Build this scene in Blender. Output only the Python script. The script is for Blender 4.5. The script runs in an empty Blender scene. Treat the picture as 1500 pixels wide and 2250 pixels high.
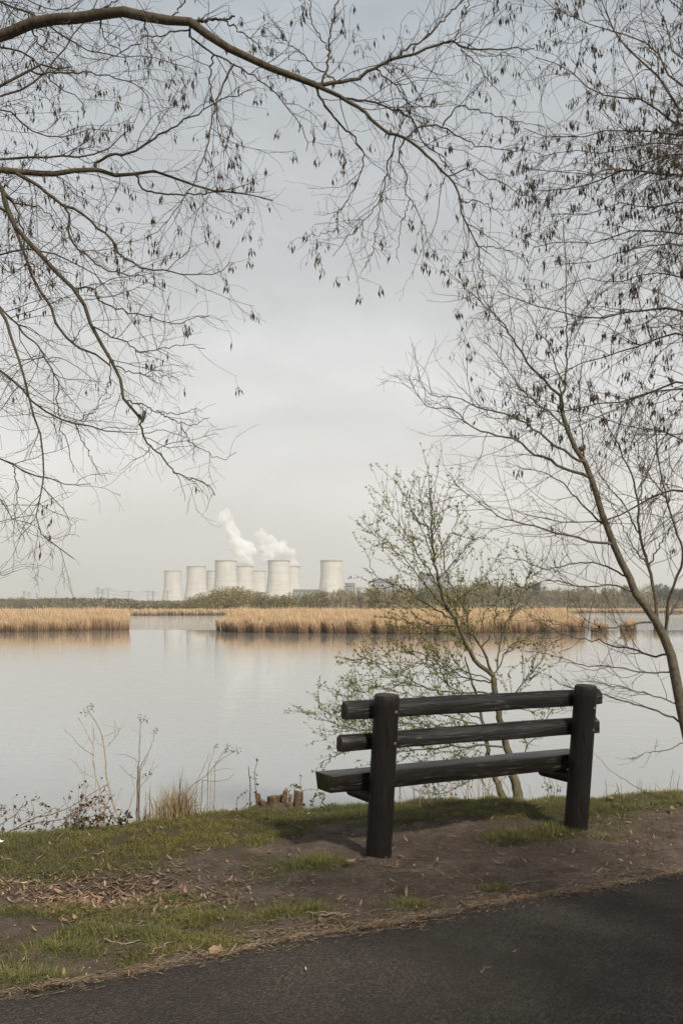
import bpy, math, random
import numpy as np
from mathutils import Vector

S = bpy.context.scene
COL = S.collection
PI = math.pi
R_ = math.radians

# ------------------------------------------------------------------ camera, sky, sun, exposure
F, CX, YH, CAMZ = 2187.5, 750.0, 1335.0, 1.55      # 35 mm lens on a 24 mm wide frame, 1500 x 2250 photograph
WATER = -1.45
cam_d = bpy.data.cameras.new('camera')
cam_d.sensor_fit = 'HORIZONTAL'; cam_d.sensor_width = 24; cam_d.lens = 35
cam_d.shift_y = (YH - 1125) / 1500
cam_d.clip_start = 0.05; cam_d.clip_end = 20000
cam = bpy.data.objects.new('camera', cam_d); COL.objects.link(cam)
cam.location = (0, 0, CAMZ); cam.rotation_euler = (PI / 2, 0, 0)
S.camera = cam

SUN_AZ, SUN_EL = 148.0, 43.0      # clockwise from the view direction
world = bpy.data.worlds.new('World'); S.world = world; world.use_nodes = True
nt = world.node_tree; nt.nodes.clear()
N = nt.nodes.new; L = nt.links.new
out = N('ShaderNodeOutputWorld'); bg = N('ShaderNodeBackground'); bg.inputs[1].default_value = 0.1
sky = N('ShaderNodeTexSky'); sky.sky_type = 'NISHITA'; sky.sun_disc = False
sky.sun_elevation = R_(SUN_EL); sky.sun_rotation = R_(SUN_AZ); sky.dust_density = 2.5; sky.air_density = 1.2
tc = N('ShaderNodeTexCoord'); sep = N('ShaderNodeSeparateXYZ'); L(tc.outputs['Generated'], sep.inputs[0])
ramp = N('ShaderNodeValToRGB'); cr = ramp.color_ramp
L(sep.outputs['Z'], ramp.inputs[0])
SKY_STOPS = [(0.0, (0.725, 0.71, 0.67)), (0.06, (0.77, 0.76, 0.735)), (0.15, (0.835, 0.83, 0.815)), (0.27, (0.735, 0.745, 0.75)),
             (0.40, (0.56, 0.59, 0.615)), (0.52, (0.43, 0.475, 0.515)), (1.0, (0.36, 0.41, 0.46))]
while len(cr.elements) < len(SKY_STOPS): cr.elements.new(0.5)
for e, (p, c) in zip(cr.elements, SKY_STOPS): e.position = p; e.color = (*c, 1)
mp = N('ShaderNodeMapping'); mp.inputs['Scale'].default_value = (1.0, 1.0, 2.6); mp.inputs['Location'].default_value = (0.35, 0.2, 0.1)
L(tc.outputs['Generated'], mp.inputs[0])
nz = N('ShaderNodeTexNoise'); nz.inputs['Scale'].default_value = 3.2; nz.inputs['Detail'].default_value = 5; nz.inputs['Roughness'].default_value = 0.5
nz.inputs['Distortion'].default_value = 0.4
L(mp.outputs[0], nz.inputs[0])
mr = N('ShaderNodeMapRange'); mr.inputs[1].default_value = 0.3; mr.inputs[2].default_value = 0.7; mr.inputs[3].default_value = 8.1; mr.inputs[4].default_value = 12.0
L(nz.outputs[0], mr.inputs[0])
vm = N('ShaderNodeVectorMath'); vm.operation = 'SCALE'; L(ramp.outputs[0], vm.inputs[0]); L(mr.outputs[0], vm.inputs['Scale'])
mx = N('ShaderNodeMix'); mx.data_type = 'RGBA'; mx.inputs[0].default_value = 0.93
L(sky.outputs[0], mx.inputs[6]); L(vm.outputs[0], mx.inputs[7]); L(mx.outputs[2], bg.inputs[0]); L(bg.outputs[0], out.inputs[0])

sun_d = bpy.data.lights.new('sun', 'SUN'); sun_d.energy = 5.0; sun_d.angle = R_(3.5); sun_d.color = (1.0, 0.92, 0.81)
sun = bpy.data.objects.new('sun', sun_d); COL.objects.link(sun)
sd = Vector((math.sin(R_(SUN_AZ)) * math.cos(R_(SUN_EL)), math.cos(R_(SUN_AZ)) * math.cos(R_(SUN_EL)), math.sin(R_(SUN_EL))))
sun.rotation_euler = sd.to_track_quat('Z', 'Y').to_euler()
sun.location = (6, -6, 14)

S.view_settings.view_transform = 'Standard'; S.view_settings.look = 'None'
S.view_settings.exposure = 0.0; S.view_settings.gamma = 1.0; S.view_settings.use_curve_mapping = False
S.render.engine = 'CYCLES'
S.cycles.volume_bounces = 14; S.cycles.max_bounces = 16; S.cycles.transparent_max_bounces = 12
S.cycles.use_denoising = True

# ------------------------------------------------------------------ helpers
rng = np.random.default_rng(11)

def at(px, py, Y):
    return np.array(((px - CX) / F * Y, Y, CAMZ + (YH - py) / F * Y))

def gp(px, py):                         # the point of the flat bank that shows at a pixel
    Y = F * CAMZ / (py - YH)
    return np.array(((px - CX) / F * Y, Y))

def tag(o, label=None, cat=None, group=None, kind=None):
    if label: o['label'] = label
    if cat: o['category'] = cat
    if group: o['group'] = group
    if kind: o['kind'] = kind
    return o

def make_mesh(name, V, Q=None, T=None, smooth=True, col=None):
    V = np.asarray(V, dtype=np.float32).reshape(-1, 3)
    m = bpy.data.meshes.new(name)
    nq = 0 if Q is None else len(Q); ntri = 0 if T is None else len(T)
    idx = []
    if nq: idx.append(np.asarray(Q, dtype=np.int32).ravel())
    if ntri: idx.append(np.asarray(T, dtype=np.int32).ravel())
    idx = np.concatenate(idx)
    m.vertices.add(len(V)); m.vertices.foreach_set('co', V.ravel())
    m.loops.add(len(idx)); m.loops.foreach_set('vertex_index', idx)
    m.polygons.add(nq + ntri)
    tot = np.concatenate([np.full(nq, 4, np.int32), np.full(ntri, 3, np.int32)])
    st = np.concatenate([[0], np.cumsum(tot)[:-1]]).astype(np.int32)
    m.polygons.foreach_set('loop_start', st); m.polygons.foreach_set('loop_total', tot)
    if smooth: m.polygons.foreach_set('use_smooth', np.ones(nq + ntri, dtype=bool))
    if col is not None:
        a = m.attributes.new('col', 'FLOAT_COLOR', 'POINT')
        c = np.asarray(col, dtype=np.float32)
        if c.shape[1] == 3: c = np.concatenate([c, np.ones((len(c), 1), np.float32)], 1)
        a.data.foreach_set('color', c.ravel())
    m.update(calc_edges=True); m.validate()
    return m

def obj(name, mesh, mat=None, parent=None, loc=None):
    if mat is not None and len(mesh.materials) == 0: mesh.materials.append(mat)
    o = bpy.data.objects.new(name, mesh); COL.objects.link(o)
    if parent is not None: o.parent = parent
    if loc is not None: o.location = loc
    return o

def thing(name, label, cat, loc=(0, 0, 0), rz=0, group=None):
    o = bpy.data.objects.new(name, None); COL.objects.link(o)
    o.location = loc; o.rotation_euler = (0, 0, rz); o.empty_display_size = 0.2
    return tag(o, label, cat, group)

def copy_tree(o, parent=None):
    c = o.copy(); COL.objects.link(c); c.parent = parent
    for ch in list(o.children): copy_tree(ch, c)
    return c

class MB:
    """collects pieces into one mesh"""
    def __init__(s): s.V = []; s.Q = []; s.T = []; s.C = []; s.n = 0
    def add(s, V, Q=None, T=None, col=None):
        V = np.asarray(V, float).reshape(-1, 3)
        if Q is not None and len(Q): s.Q.append(np.asarray(Q) + s.n)
        if T is not None and len(T): s.T.append(np.asarray(T) + s.n)
        if col is not None:
            c = np.asarray(col, float)
            s.C.append(np.tile(c, (len(V), 1)) if c.ndim == 1 else c)
        s.V.append(V); s.n += len(V)
    def box(s, x0, x1, y0, y1, z0, z1, col=None):
        V = [(x, y, z) for z in (z0, z1) for y in (y0, y1) for x in (x0, x1)]
        s.add(V, [(0, 2, 3, 1), (4, 5, 7, 6), (0, 1, 5, 4), (2, 6, 7, 3), (0, 4, 6, 2), (1, 3, 7, 5)], col=col)
    def mesh(s, name, smooth=False):
        return make_mesh(name, np.concatenate(s.V), np.concatenate(s.Q) if s.Q else None, np.concatenate(s.T) if s.T else None,
                         smooth, np.concatenate(s.C) if s.C else None)
    def build(s, name, mat, parent=None, smooth=False): return obj(name, s.mesh(name, smooth), mat, parent)

def nrm(v): return v / np.maximum(np.linalg.norm(v, axis=-1, keepdims=True), 1e-9)

def tubes(P, R, sides=4, cap=False):
    """P (N,K,3) polylines, R (N,K) radii -> verts, quads, tris"""
    P = np.asarray(P, float); R = np.asarray(R, float)
    n, k, _ = P.shape
    T = nrm(np.gradient(P, axis=1))
    ch = nrm(P[:, -1] - P[:, 0])
    a = np.where(np.abs(ch[:, 2:3]) < 0.8, np.array([[0, 0, 1.0]]), np.array([[1.0, 0, 0]]))
    ref = nrm(np.cross(ch, a))[:, None, :]
    U = nrm(ref - (ref * T).sum(-1, keepdims=True) * T); W = np.cross(T, U)
    ang = np.arange(sides) * 2 * PI / sides
    V = P[:, :, None, :] + R[:, :, None, None] * (np.cos(ang)[None, None, :, None] * U[:, :, None, :] + np.sin(ang)[None, None, :, None] * W[:, :, None, :])
    base = (np.arange(n) * k * sides)[:, None, None]
    i = np.arange(k - 1)[None, :, None] * sides; j = np.arange(sides)[None, None, :]; j2 = (j + 1) % sides
    Q = np.stack([base + i + j, base + i + j2, base + i + sides + j2, base + i + sides + j], -1).reshape(-1, 4)
    T_ = None
    if cap:
        V2 = V.reshape(-1, 3); tr = []
        for b in range(n):
            for e in (0, k - 1):
                o = b * k * sides + e * sides
                for q in range(1, sides - 1):
                    tr.append((o, o + q + 1, o + q) if e == 0 else (o, o + q, o + q + 1))
        T_ = np.array(tr)
    return V.reshape(-1, 3), Q, T_

def spline(pts, k):
    """Catmull-Rom through pts, resampled to k points evenly spaced"""
    p = np.asarray(pts, float)
    p = np.vstack([2 * p[0] - p[1], p, 2 * p[-1] - p[-2]])
    res = []
    for i in range(1, len(p) - 2):
        t = np.linspace(0, 1, 12, endpoint=False)[:, None]
        a, b, c, d = p[i - 1], p[i], p[i + 1], p[i + 2]
        res.append(0.5 * ((2 * b) + (c - a) * t + (2 * a - 5 * b + 4 * c - d) * t ** 2 + (3 * b - a - 3 * c + d) * t ** 3))
    res.append(p[-2][None]); q = np.vstack(res)
    s = np.concatenate([[0], np.cumsum(np.linalg.norm(np.diff(q, axis=0), axis=1))])
    u = np.linspace(0, s[-1], k)
    return np.stack([np.interp(u, s, q[:, j]) for j in range(q.shape[1])], 1)

_perm = np.random.default_rng(3).random((256, 256))
def vnoise(x, y, s=1.0):
    x = np.asarray(x) * s + 1000.0; y = np.asarray(y) * s + 1000.0
    xi = np.floor(x).astype(int); yi = np.floor(y).astype(int); fx = x - xi; fy = y - yi
    fx = fx * fx * (3 - 2 * fx); fy = fy * fy * (3 - 2 * fy)
    g = lambda a, b: _perm[a % 256, b % 256]
    return (g(xi, yi) * (1 - fx) + g(xi + 1, yi) * fx) * (1 - fy) + (g(xi, yi + 1) * (1 - fx) + g(xi + 1, yi + 1) * fx) * fy
def fbm(x, y, s, o=4):
    v = 0; a = 0.5; t = 0
    for i in range(o): v = v + a * vnoise(x + 17.3 * i, y - 9.1 * i, s * 2 ** i); t += a; a *= 0.5
    return v / t

# ------------------------------------------------------------------ materials
class NT:
    def __init__(s, name):
        s.m = bpy.data.materials.new(name); s.m.use_nodes = True; s.t = s.m.node_tree; s.t.nodes.clear()
        s.out = s.t.nodes.new('ShaderNodeOutputMaterial')
    def n(s, typ, ins=None, **kw):
        nd = s.t.nodes.new('ShaderNode' + typ)
        for k, v in kw.items(): setattr(nd, k, v)
        for k, v in (ins or {}).items():
            if isinstance(v, bpy.types.NodeSocket): s.t.links.new(v, nd.inputs[k])
            else: nd.inputs[k].default_value = v
        return nd
    def ramp(s, fac, stops):
        r = s.n('ValToRGB', {0: fac}); e = r.color_ramp.elements
        while len(e) < len(stops): e.new(0.5)
        for a, (p, c) in zip(e, stops): a.position = p; a.color = (*c, 1) if len(c) == 3 else c
        return r.outputs[0]
    def noise(s, scale, detail=4, rough=0.5, vec=None, dist=0.0):
        i = {'Scale': scale, 'Detail': detail, 'Roughness': rough, 'Distortion': dist}
        if vec is not None: i['Vector'] = vec
        return s.n('TexNoise', i).outputs[0]
    def obj(s, scale=(1, 1, 1), world=False):
        v = s.n('NewGeometry').outputs['Position'] if world else s.n('TexCoord').outputs['Object']
        return s.n('Mapping', {'Vector': v, 'Scale': scale}).outputs[0]
    def mix(s, f, a, b, mode='MIX'):
        m = s.n('Mix', data_type='RGBA', blend_type=mode)
        for k, v in ((0, f), (6, a), (7, b)):
            if isinstance(v, bpy.types.NodeSocket): s.t.links.new(v, m.inputs[k])
            else: m.inputs[k].default_value = (*v, 1) if isinstance(v, tuple) and len(v) == 3 else v
        return m.outputs[2]
    def bsdf(s, col, rough=0.8, bump=None, bstr=0.3, bdist=0.01, spec=0.3, **kw):
        i = {'Base Color': col if isinstance(col, bpy.types.NodeSocket) else (*col, 1), 'Roughness': rough, 'Specular IOR Level': spec}
        if bump is not None: i['Normal'] = s.n('Bump', {'Height': bump, 'Strength': bstr, 'Distance': bdist}).outputs[0]
        i.update(kw)
        b = s.n('BsdfPrincipled', i)
        s.t.links.new(b.outputs[0], s.out.inputs[0]); return b
    def leafy(s, col, trans=0.35, rough=0.6):
        b = s.n('BsdfPrincipled', {'Base Color': col, 'Roughness': rough, 'Specular IOR Level': 0.25})
        t = s.n('BsdfTranslucent', {'Color': col})
        m = s.n('MixShader', {0: trans, 1: b.outputs[0], 2: t.outputs[0]})
        s.t.links.new(m.outputs[0], s.out.inputs[0])

def attr_mat(name, trans=0.3, rough=0.7):
    a = NT(name); c = a.n('Attribute', attribute_name='col').outputs[0]
    a.leafy(c, trans, rough); return a.m

def bark_mat(name, c0, c1, scale=30, stretch=(1, 1, 0.25)):
    a = NT(name); v = a.obj(stretch)
    n1 = a.noise(scale, 6, 0.65, v); n2 = a.noise(3, 3, 0.5, a.obj())
    c = a.ramp(n1, [(0.3, c0), (0.7, c1)])
    c = a.mix(a.n('MapRange', {0: n2, 1: 0.45, 2: 0.75, 3: 0.0, 4: 0.45}).outputs[0], c, (0.075, 0.08, 0.05))
    a.bsdf(c, 0.9, n1, 0.8, 0.012, spec=0.15); return a.m

M = {}
M['bark'] = bark_mat('limb_bark', (0.035, 0.028, 0.02), (0.115, 0.092, 0.066))
M['twig'] = bark_mat('twig_bark', (0.07, 0.052, 0.04), (0.135, 0.104, 0.08), 60)
M['bark_slim'] = bark_mat('slender_bark', (0.045, 0.037, 0.027), (0.19, 0.155, 0.115), 55, (1, 1, 0.4))
M['bark_alder'] = bark_mat('alder_bark', (0.065, 0.06, 0.035), (0.16, 0.145, 0.09), 40)
M['birch'] = bark_mat('birch_bark', (0.16, 0.15, 0.13), (0.46, 0.44, 0.40), 3)
M['seed'] = attr_mat('seed_key', 0.25, 0.7)
M['leaf'] = attr_mat('young_leaf', 0.4, 0.5)
M['grass'] = attr_mat('grass_blade', 0.5, 0.6)
M['dry'] = attr_mat('dry_leaf', 0.3, 0.7)
M['reed'] = attr_mat('reed', 0.3, 0.8)
M['crown'] = attr_mat('distant_foliage', 0.2, 0.9)

def wood_mat():
    a = NT('dark_stained_timber')
    v = a.n('TexCoord').outputs['Object']
    st = a.n('Mapping', {'Vector': v, 'Scale': (1.2, 22, 22)}).outputs[0]
    g = a.noise(3.0, 8, 0.65, st, 0.4)
    big = a.noise(2.2, 4, 0.6, v)
    c = a.ramp(g, [(0.25, (0.004, 0.0032, 0.0028)), (0.5, (0.0095, 0.0077, 0.0065)), (0.75, (0.021, 0.017, 0.014))])
    c = a.mix(a.n('MapRange', {0: big, 1: 0.5, 2: 0.7, 3: 0.0, 4: 0.35}).outputs[0], c, (0.035, 0.032, 0.030))
    # scuffs worn through the stain
    sc = a.noise(5.0, 6, 0.75, a.n('Mapping', {'Vector': v, 'Scale': (1.0, 14, 14), 'Location': (3.1, 0, 0)}).outputs[0], 0.6)
    scf = a.n('MapRange', {0: sc, 1: 0.56, 2: 0.68, 3: 0.0, 4: 0.7}).outputs[0]
    c = a.mix(scf, c, (0.20, 0.185, 0.17))
    ck = a.noise(2.0, 2, 0.4, a.n('Mapping', {'Vector': v, 'Scale': (0.5, 26, 26)}).outputs[0])
    c = a.mix(a.n('MapRange', {0: ck, 1: 0.65, 2: 0.69, 3: 0.0, 4: 0.9}).outputs[0], c, (0.003, 0.0025, 0.002))
    ms = a.noise(9, 5, 0.7, v)
    c = a.mix(a.n('MapRange', {0: ms, 1: 0.62, 2: 0.74, 3: 0.0, 4: 0.5}).outputs[0], c, (0.03, 0.034, 0.012))
    r = a.n('MapRange', {0: g, 1: 0.3, 2: 0.7, 3: 0.28, 4: 0.55}).outputs[0]
    a.bsdf(c, r, g, 0.6, 0.005, spec=0.5); return a.m
def mossy_mat():
    a = NT('mossy_end_grain'); v = a.obj()
    n1 = a.noise(22, 5, 0.7, v)
    c = a.ramp(n1, [(0.3, (0.012, 0.011, 0.008)), (0.55, (0.035, 0.037, 0.015)), (0.8, (0.065, 0.072, 0.022))])
    a.bsdf(c, 0.9, n1, 0.5, 0.006, spec=0.15); return a.m
def endgrain_mat():
    a = NT('post_end_grain'); v = a.obj()
    n1 = a.noise(40, 5, 0.7, v)
    c = a.ramp(n1, [(0.3, (0.022, 0.016, 0.012)), (0.7, (0.085, 0.062, 0.045))])
    a.bsdf(c, 0.85, n1, 0.5, 0.004, spec=0.2); return a.m
def post_mat():
    a = NT('dark_stained_post')
    v = a.n('TexCoord').outputs['Object']
    st = a.n('Mapping', {'Vector': v, 'Scale': (22, 22, 1.0)}).outputs[0]
    g = a.noise(3.0, 8, 0.65, st, 0.3)
    crack = a.noise(2.2, 2, 0.4, a.n('Mapping', {'Vector': v, 'Scale': (24, 24, 0.7)}).outputs[0])
    c = a.ramp(g, [(0.25, (0.0045, 0.0035, 0.003)), (0.5, (0.010, 0.008, 0.0067)), (0.75, (0.022, 0.0175, 0.0145))])
    ms = a.noise(7, 5, 0.7, v)
    c = a.mix(a.n('MapRange', {0: ms, 1: 0.6, 2: 0.75, 3: 0.0, 4: 0.45}).outputs[0], c, (0.03, 0.032, 0.013))
    c = a.mix(a.n('MapRange', {0: crack, 1: 0.64, 2: 0.68, 3: 0.0, 4: 0.85}).outputs[0], c, (0.004, 0.003, 0.003))
    h = a.n('Math', {0: g, 1: a.n('MapRange', {0: crack, 1: 0.62, 2: 0.68, 3: 1.0, 4: 0.0}).outputs[0]}, operation='ADD').outputs[0]
    a.bsdf(c, 0.6, h, 0.7, 0.006, spec=0.3); return a.m
M['timber'], M['moss'], M['endgrain'], M['post'] = wood_mat(), mossy_mat(), endgrain_mat(), post_mat()

def ground_mat():
    a = NT('bank_soil'); v = a.obj()
    att = a.n('Attribute', attribute_name='col').outputs
    g = a.n('SeparateColor', {0: att[0]}).outputs
    n1 = a.noise(4.5, 10, 0.72, v, 0.5); n2 = a.noise(36, 7, 0.8, v); n3 = a.noise(160, 3, 0.7, v)
    soil = a.ramp(n1, [(0.3, (0.135, 0.098, 0.074)), (0.5, (0.235, 0.182, 0.142)), (0.68, (0.34, 0.275, 0.22))])
    soil = a.mix(a.n('MapRange', {0: n2, 1: 0.35, 2: 0.7, 3: 0.0, 4: 0.62}).outputs[0], soil, (0.075, 0.054, 0.041))
    soil = a.mix(a.n('MapRange', {0: n3, 1: 0.66, 2: 0.74, 3: 0.0, 4: 0.6}).outputs[0], soil, (0.30, 0.24, 0.18))
    gr = a.ramp(n2, [(0.3, (0.075, 0.068, 0.034)), (0.7, (0.16, 0.148, 0.075))])
    c = a.mix(g[0], soil, gr)
    far = a.ramp(n1, [(0.3, (0.13, 0.115, 0.06)), (0.7, (0.2, 0.17, 0.09))])
    c = a.mix(g[1], c, far)
    h = a.n('Math', {0: n2, 1: n3}, operation='ADD').outputs[0]
    a.bsdf(c, 0.95, h, 1.0, 0.03, spec=0.1); return a.m
def asphalt_mat():
    a = NT('asphalt'); v = a.obj()
    vo = a.n('TexVoronoi', {'Vector': v, 'Scale': 125.0}); n1 = a.noise(1.3, 6, 0.6, v); n2 = a.noise(260, 4, 0.8, v); n3 = a.noise(60, 4, 0.7, v)
    c = a.ramp(vo.outputs['Color'], [(0.1, (0.034, 0.029, 0.0245)), (0.6, (0.062, 0.053, 0.0435)), (0.95, (0.125, 0.106, 0.086))])
    c = a.mix(a.n('MapRange', {0: n1, 1: 0.38, 2: 0.62, 3: 0.0, 4: 0.7}).outputs[0], c, (0.036, 0.031, 0.026))
    n4 = a.noise(7, 5, 0.7, v); c = a.mix(a.n('MapRange', {0: n4, 1: 0.54, 2: 0.70, 3: 0.0, 4: 0.5}).outputs[0], c, (0.078, 0.064, 0.050))
    c = a.mix(a.n('MapRange', {0: n2, 1: 0.68, 2: 0.78, 3: 0.0, 4: 0.7}).outputs[0], c, (0.17, 0.15, 0.125))
    h = a.n('Math', {0: a.n('Math', {0: vo.outputs['Distance'], 1: -1.0}, operation='MULTIPLY').outputs[0], 1: n3}, operation='ADD').outputs[0]
    a.bsdf(c, 0.9, h, 0.7, 0.012, spec=0.1); return a.m
def water_mat():
    a = NT('lake_water'); pos = a.n('NewGeometry').outputs['Position']
    m1 = a.n('Mapping', {'Vector': pos, 'Scale': (0.9, 1.6, 1)}).outputs[0]
    r1 = a.noise(2.2, 4, 0.55, m1, 0.3); r2 = a.noise(0.55, 3, 0.5, m1)
    h = a.n('Math', {0: r1, 1: a.n('Math', {0: r2, 1: 2.2}, operation='MULTIPLY').outputs[0]}, operation='ADD').outputs[0]
    # wind-ruffled beyond the reed beds, nearly still in their lee, lightly rippled near the bank
    y = a.n('SeparateXYZ', {0: pos}).outputs[1]
    wob = a.n('Math', {0: a.noise(0.05, 3, 0.5, pos), 1: 14.0}, operation='MULTIPLY').outputs[0]
    yy = a.n('Math', {0: y, 1: wob}, operation='ADD').outputs[0]
    ruf = a.n('MapRange', {0: yy, 1: 138.0, 2: 152.0, 3: 0.0, 4: 0.22}).outputs[0]
    lee = a.n('MapRange', {0: yy, 1: 78.0, 2: 100.0, 3: 0.018, 4: 0.003}).outputs[0]
    stg = a.n('Math', {0: ruf, 1: lee}, operation='ADD').outputs[0]
    bmp = a.n('Bump', {'Height': h, 'Distance': 0.25, 'Strength': stg}).outputs[0]
    b = a.n('BsdfPrincipled', {'Base Color': (0.245, 0.255, 0.252, 1), 'Roughness': 0.035, 'IOR': 1.33, 'Specular IOR Level': 0.5, 'Normal': bmp})
    a.t.links.new(b.outputs[0], a.out.inputs[0]); return a.m
M['ground'], M['asphalt'], M['water'] = ground_mat(), asphalt_mat(), water_mat()

def concrete_mat():
    a = NT('tower_concrete'); v = a.n('TexCoord').outputs['Object']
    st = a.n('Mapping', {'Vector': v, 'Scale': (0.12, 0.12, 0.008)}).outputs[0]
    bands = a.n('Mapping', {'Vector': v, 'Scale': (0.006, 0.006, 0.16)}).outputs[0]
    oi = a.n('ObjectInfo').outputs['Location']; sh = lambda q: a.n('VectorMath', {0: q, 1: oi}, operation='ADD').outputs[0]
    n1 = a.noise(1.0, 6, 0.65, sh(st)); n2 = a.noise(1.0, 4, 0.6, sh(bands)); n3 = a.noise(0.025, 4, 0.6, sh(v))
    c = a.ramp(n1, [(0.3, (0.51, 0.49, 0.455)), (0.7, (0.65, 0.63, 0.59))])
    c = a.mix(a.n('MapRange', {0: n2, 1: 0.46, 2: 0.70, 3: 0.0, 4: 0.6}).outputs[0], c, (0.41, 0.385, 0.34))
    c = a.mix(a.n('MapRange', {0: n3, 1: 0.5, 2: 0.75, 3: 0.0, 4: 0.5}).outputs[0], c, (0.42, 0.375, 0.315))
    a.bsdf(c, 0.9, spec=0.1); return a.m
def plain(name, c0, c1, scale, rough=0.8, spec=0.2, world=False):
    a = NT(name); n1 = a.noise(scale, 5, 0.6, a.obj(world=world))
    a.bsdf(a.ramp(n1, [(0.3, c0), (0.7, c1)]), rough, n1, 0.3, 0.01, spec=spec); return a.m
M['concrete'] = concrete_mat()
M['rim'] = plain('rim_concrete', (0.30, 0.28, 0.25), (0.38, 0.36, 0.32), 0.05)
M['cladding'] = plain('grey_cladding', (0.17, 0.19, 0.21), (0.24, 0.26, 0.28), 0.03)
M['cladding_dark'] = plain('dark_cladding', (0.09, 0.10, 0.11), (0.14, 0.15, 0.16), 0.03)
M['glass'] = plain('window_glass', (0.04, 0.05, 0.06), (0.07, 0.08, 0.09), 0.1, 0.15, 0.5)
M['steel'] = plain('galvanised_steel', (0.20, 0.21, 0.22), (0.30, 0.31, 0.32), 0.4, 0.5, 0.4)
M['white_paint'] = plain('white_paint', (0.74, 0.74, 0.74), (0.82, 0.82, 0.82), 0.1, 0.4, 0.4)
M['bolt'] = plain('rusty_bolt', (0.08, 0.05, 0.03), (0.22, 0.15, 0.09), 90, 0.5, 0.4)
M['stump'] = plain('cut_wood', (0.12, 0.085, 0.05), (0.30, 0.22, 0.14), 45, 0.9, 0.1)
M['stick'] = plain('dry_stick', (0.13, 0.10, 0.07), (0.30, 0.24, 0.17), 40, 0.9, 0.1)
M['feather'] = plain('white_scrap', (0.7, 0.7, 0.68), (0.8, 0.8, 0.78), 60, 0.8, 0.2)

# ------------------------------------------------------------------ ground, path, lake
crest_px = [(0, 1836), (150, 1824), (300, 1812), (450, 1800), (600, 1786), (750, 1777), (1000, 1760), (1250, 1752), (1500, 1750)]
cw = np.array([gp(*p) for p in crest_px])
crx = np.concatenate([[-60, -6.0, -4.0], cw[:, 0], [6.0, 12.0, 60]]); cry = np.concatenate([[-18, 4.85, 5.95], cw[:, 1], [8.45, 8.9, 14]])
edge_px = [(0, 2196), (200, 2158), (320, 2136), (450, 2112), (565, 2084), (750, 2055), (875, 2034), (1050, 1996), (1200, 1972), (1350, 1949), (1500, 1922)]
ew = np.array([gp(*p) for p in edge_px])
uE = nrm(ew[-1] - ew[0]); nE = np.array((-uE[1], uE[0]))       # nE points to the lake
ext0 = ew[0] - uE * np.array([[60.0], [20.0], [5.0], [2.0]]); ext1 = ew[-1] + uE * np.array([[2.0], [5.0], [20.0], [60.0]])
edge = np.vstack([ext0, ew, ext1])
e_t = (edge - ew[0]) @ uE; e_n = (edge - ew[0]) @ nE
def path_v(x, y):               # signed distance from the path's lake-side edge, positive towards the lake
    p = np.stack([np.asarray(x, float), np.asarray(y, float)], -1) - ew[0]
    t = p @ uE
    return p @ nE - np.interp(t, e_t, e_n)
def crest_y(x): return np.interp(x, crx, cry)
def far_shore(x, y):          # how far away the far bank is, seen along each bearing
    px = CX + np.asarray(x, float) / np.maximum(y, 1.0) * F
    return F * 3.0 / (np.interp(px, [0, 860, 950, 1100, 1300, 1500], [1353, 1352.5, 1350.5, 1348.5, 1347.2, 1347]) - YH) + 24
PATH_W = 3.6
def ground_z(x, y):
    x = np.asarray(x, float); y = np.asarray(y, float)
    d = y - crest_y(x)
    near = 0.035 * (fbm(x, y, 1.1, 3) - 0.5) * 2 + 0.022 * (fbm(x, y, 7.0, 3) - 0.5) * 2 + 0.016 * (fbm(x, y, 19.0, 2) - 0.5) * 2
    hollow = -0.06 * np.exp(-(((x - gp(240, 1950)[0]) / 0.45) ** 2 + ((y - gp(240, 1950)[1]) / 0.25) ** 2))
    mound = 0.035 * np.exp(-(np.minimum(0, d + 0.35) / 0.45) ** 2)
    drop = -0.62 * np.logaddexp(0, (d - 0.12) * 9) / 9
    z = near + hollow + mound - 0.01 + drop
    v = path_v(x, y)
    under = 1 / (1 + np.exp(-np.clip((v + 0.05) * 60, -40, 40)))
    back = 1 / (1 + np.exp(-np.clip((-(v + PATH_W - 0.05)) * 60, -40, 40)))
    z = np.where(y < crest_y(x) + 0.3, z * np.maximum(under, back) - 0.05 * (1 - np.maximum(under, back)), z)
    z = np.maximum(z, -3.2)
    shore = far_shore(x, y) + 10 * (fbm(x, y * 0, 0.02, 3) - 0.5)
    land = np.clip((y - shore) / 14, 0, 1) * 2.5
    return np.where(y > 200, -3.2 + land, z)

def axis(f0, f1, st, lo, hi):
    m = np.arange(f0, f1 + 1e-6, st); a = []; s = st; p = f0
    while p > lo: s *= 1.22; p -= s; a.append(max(p, lo))
    b = []; s = st; p = f1
    while p < hi: s *= 1.22; p += s; b.append(min(p, hi))
    return np.array(a[::-1] + list(m) + b)
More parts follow.
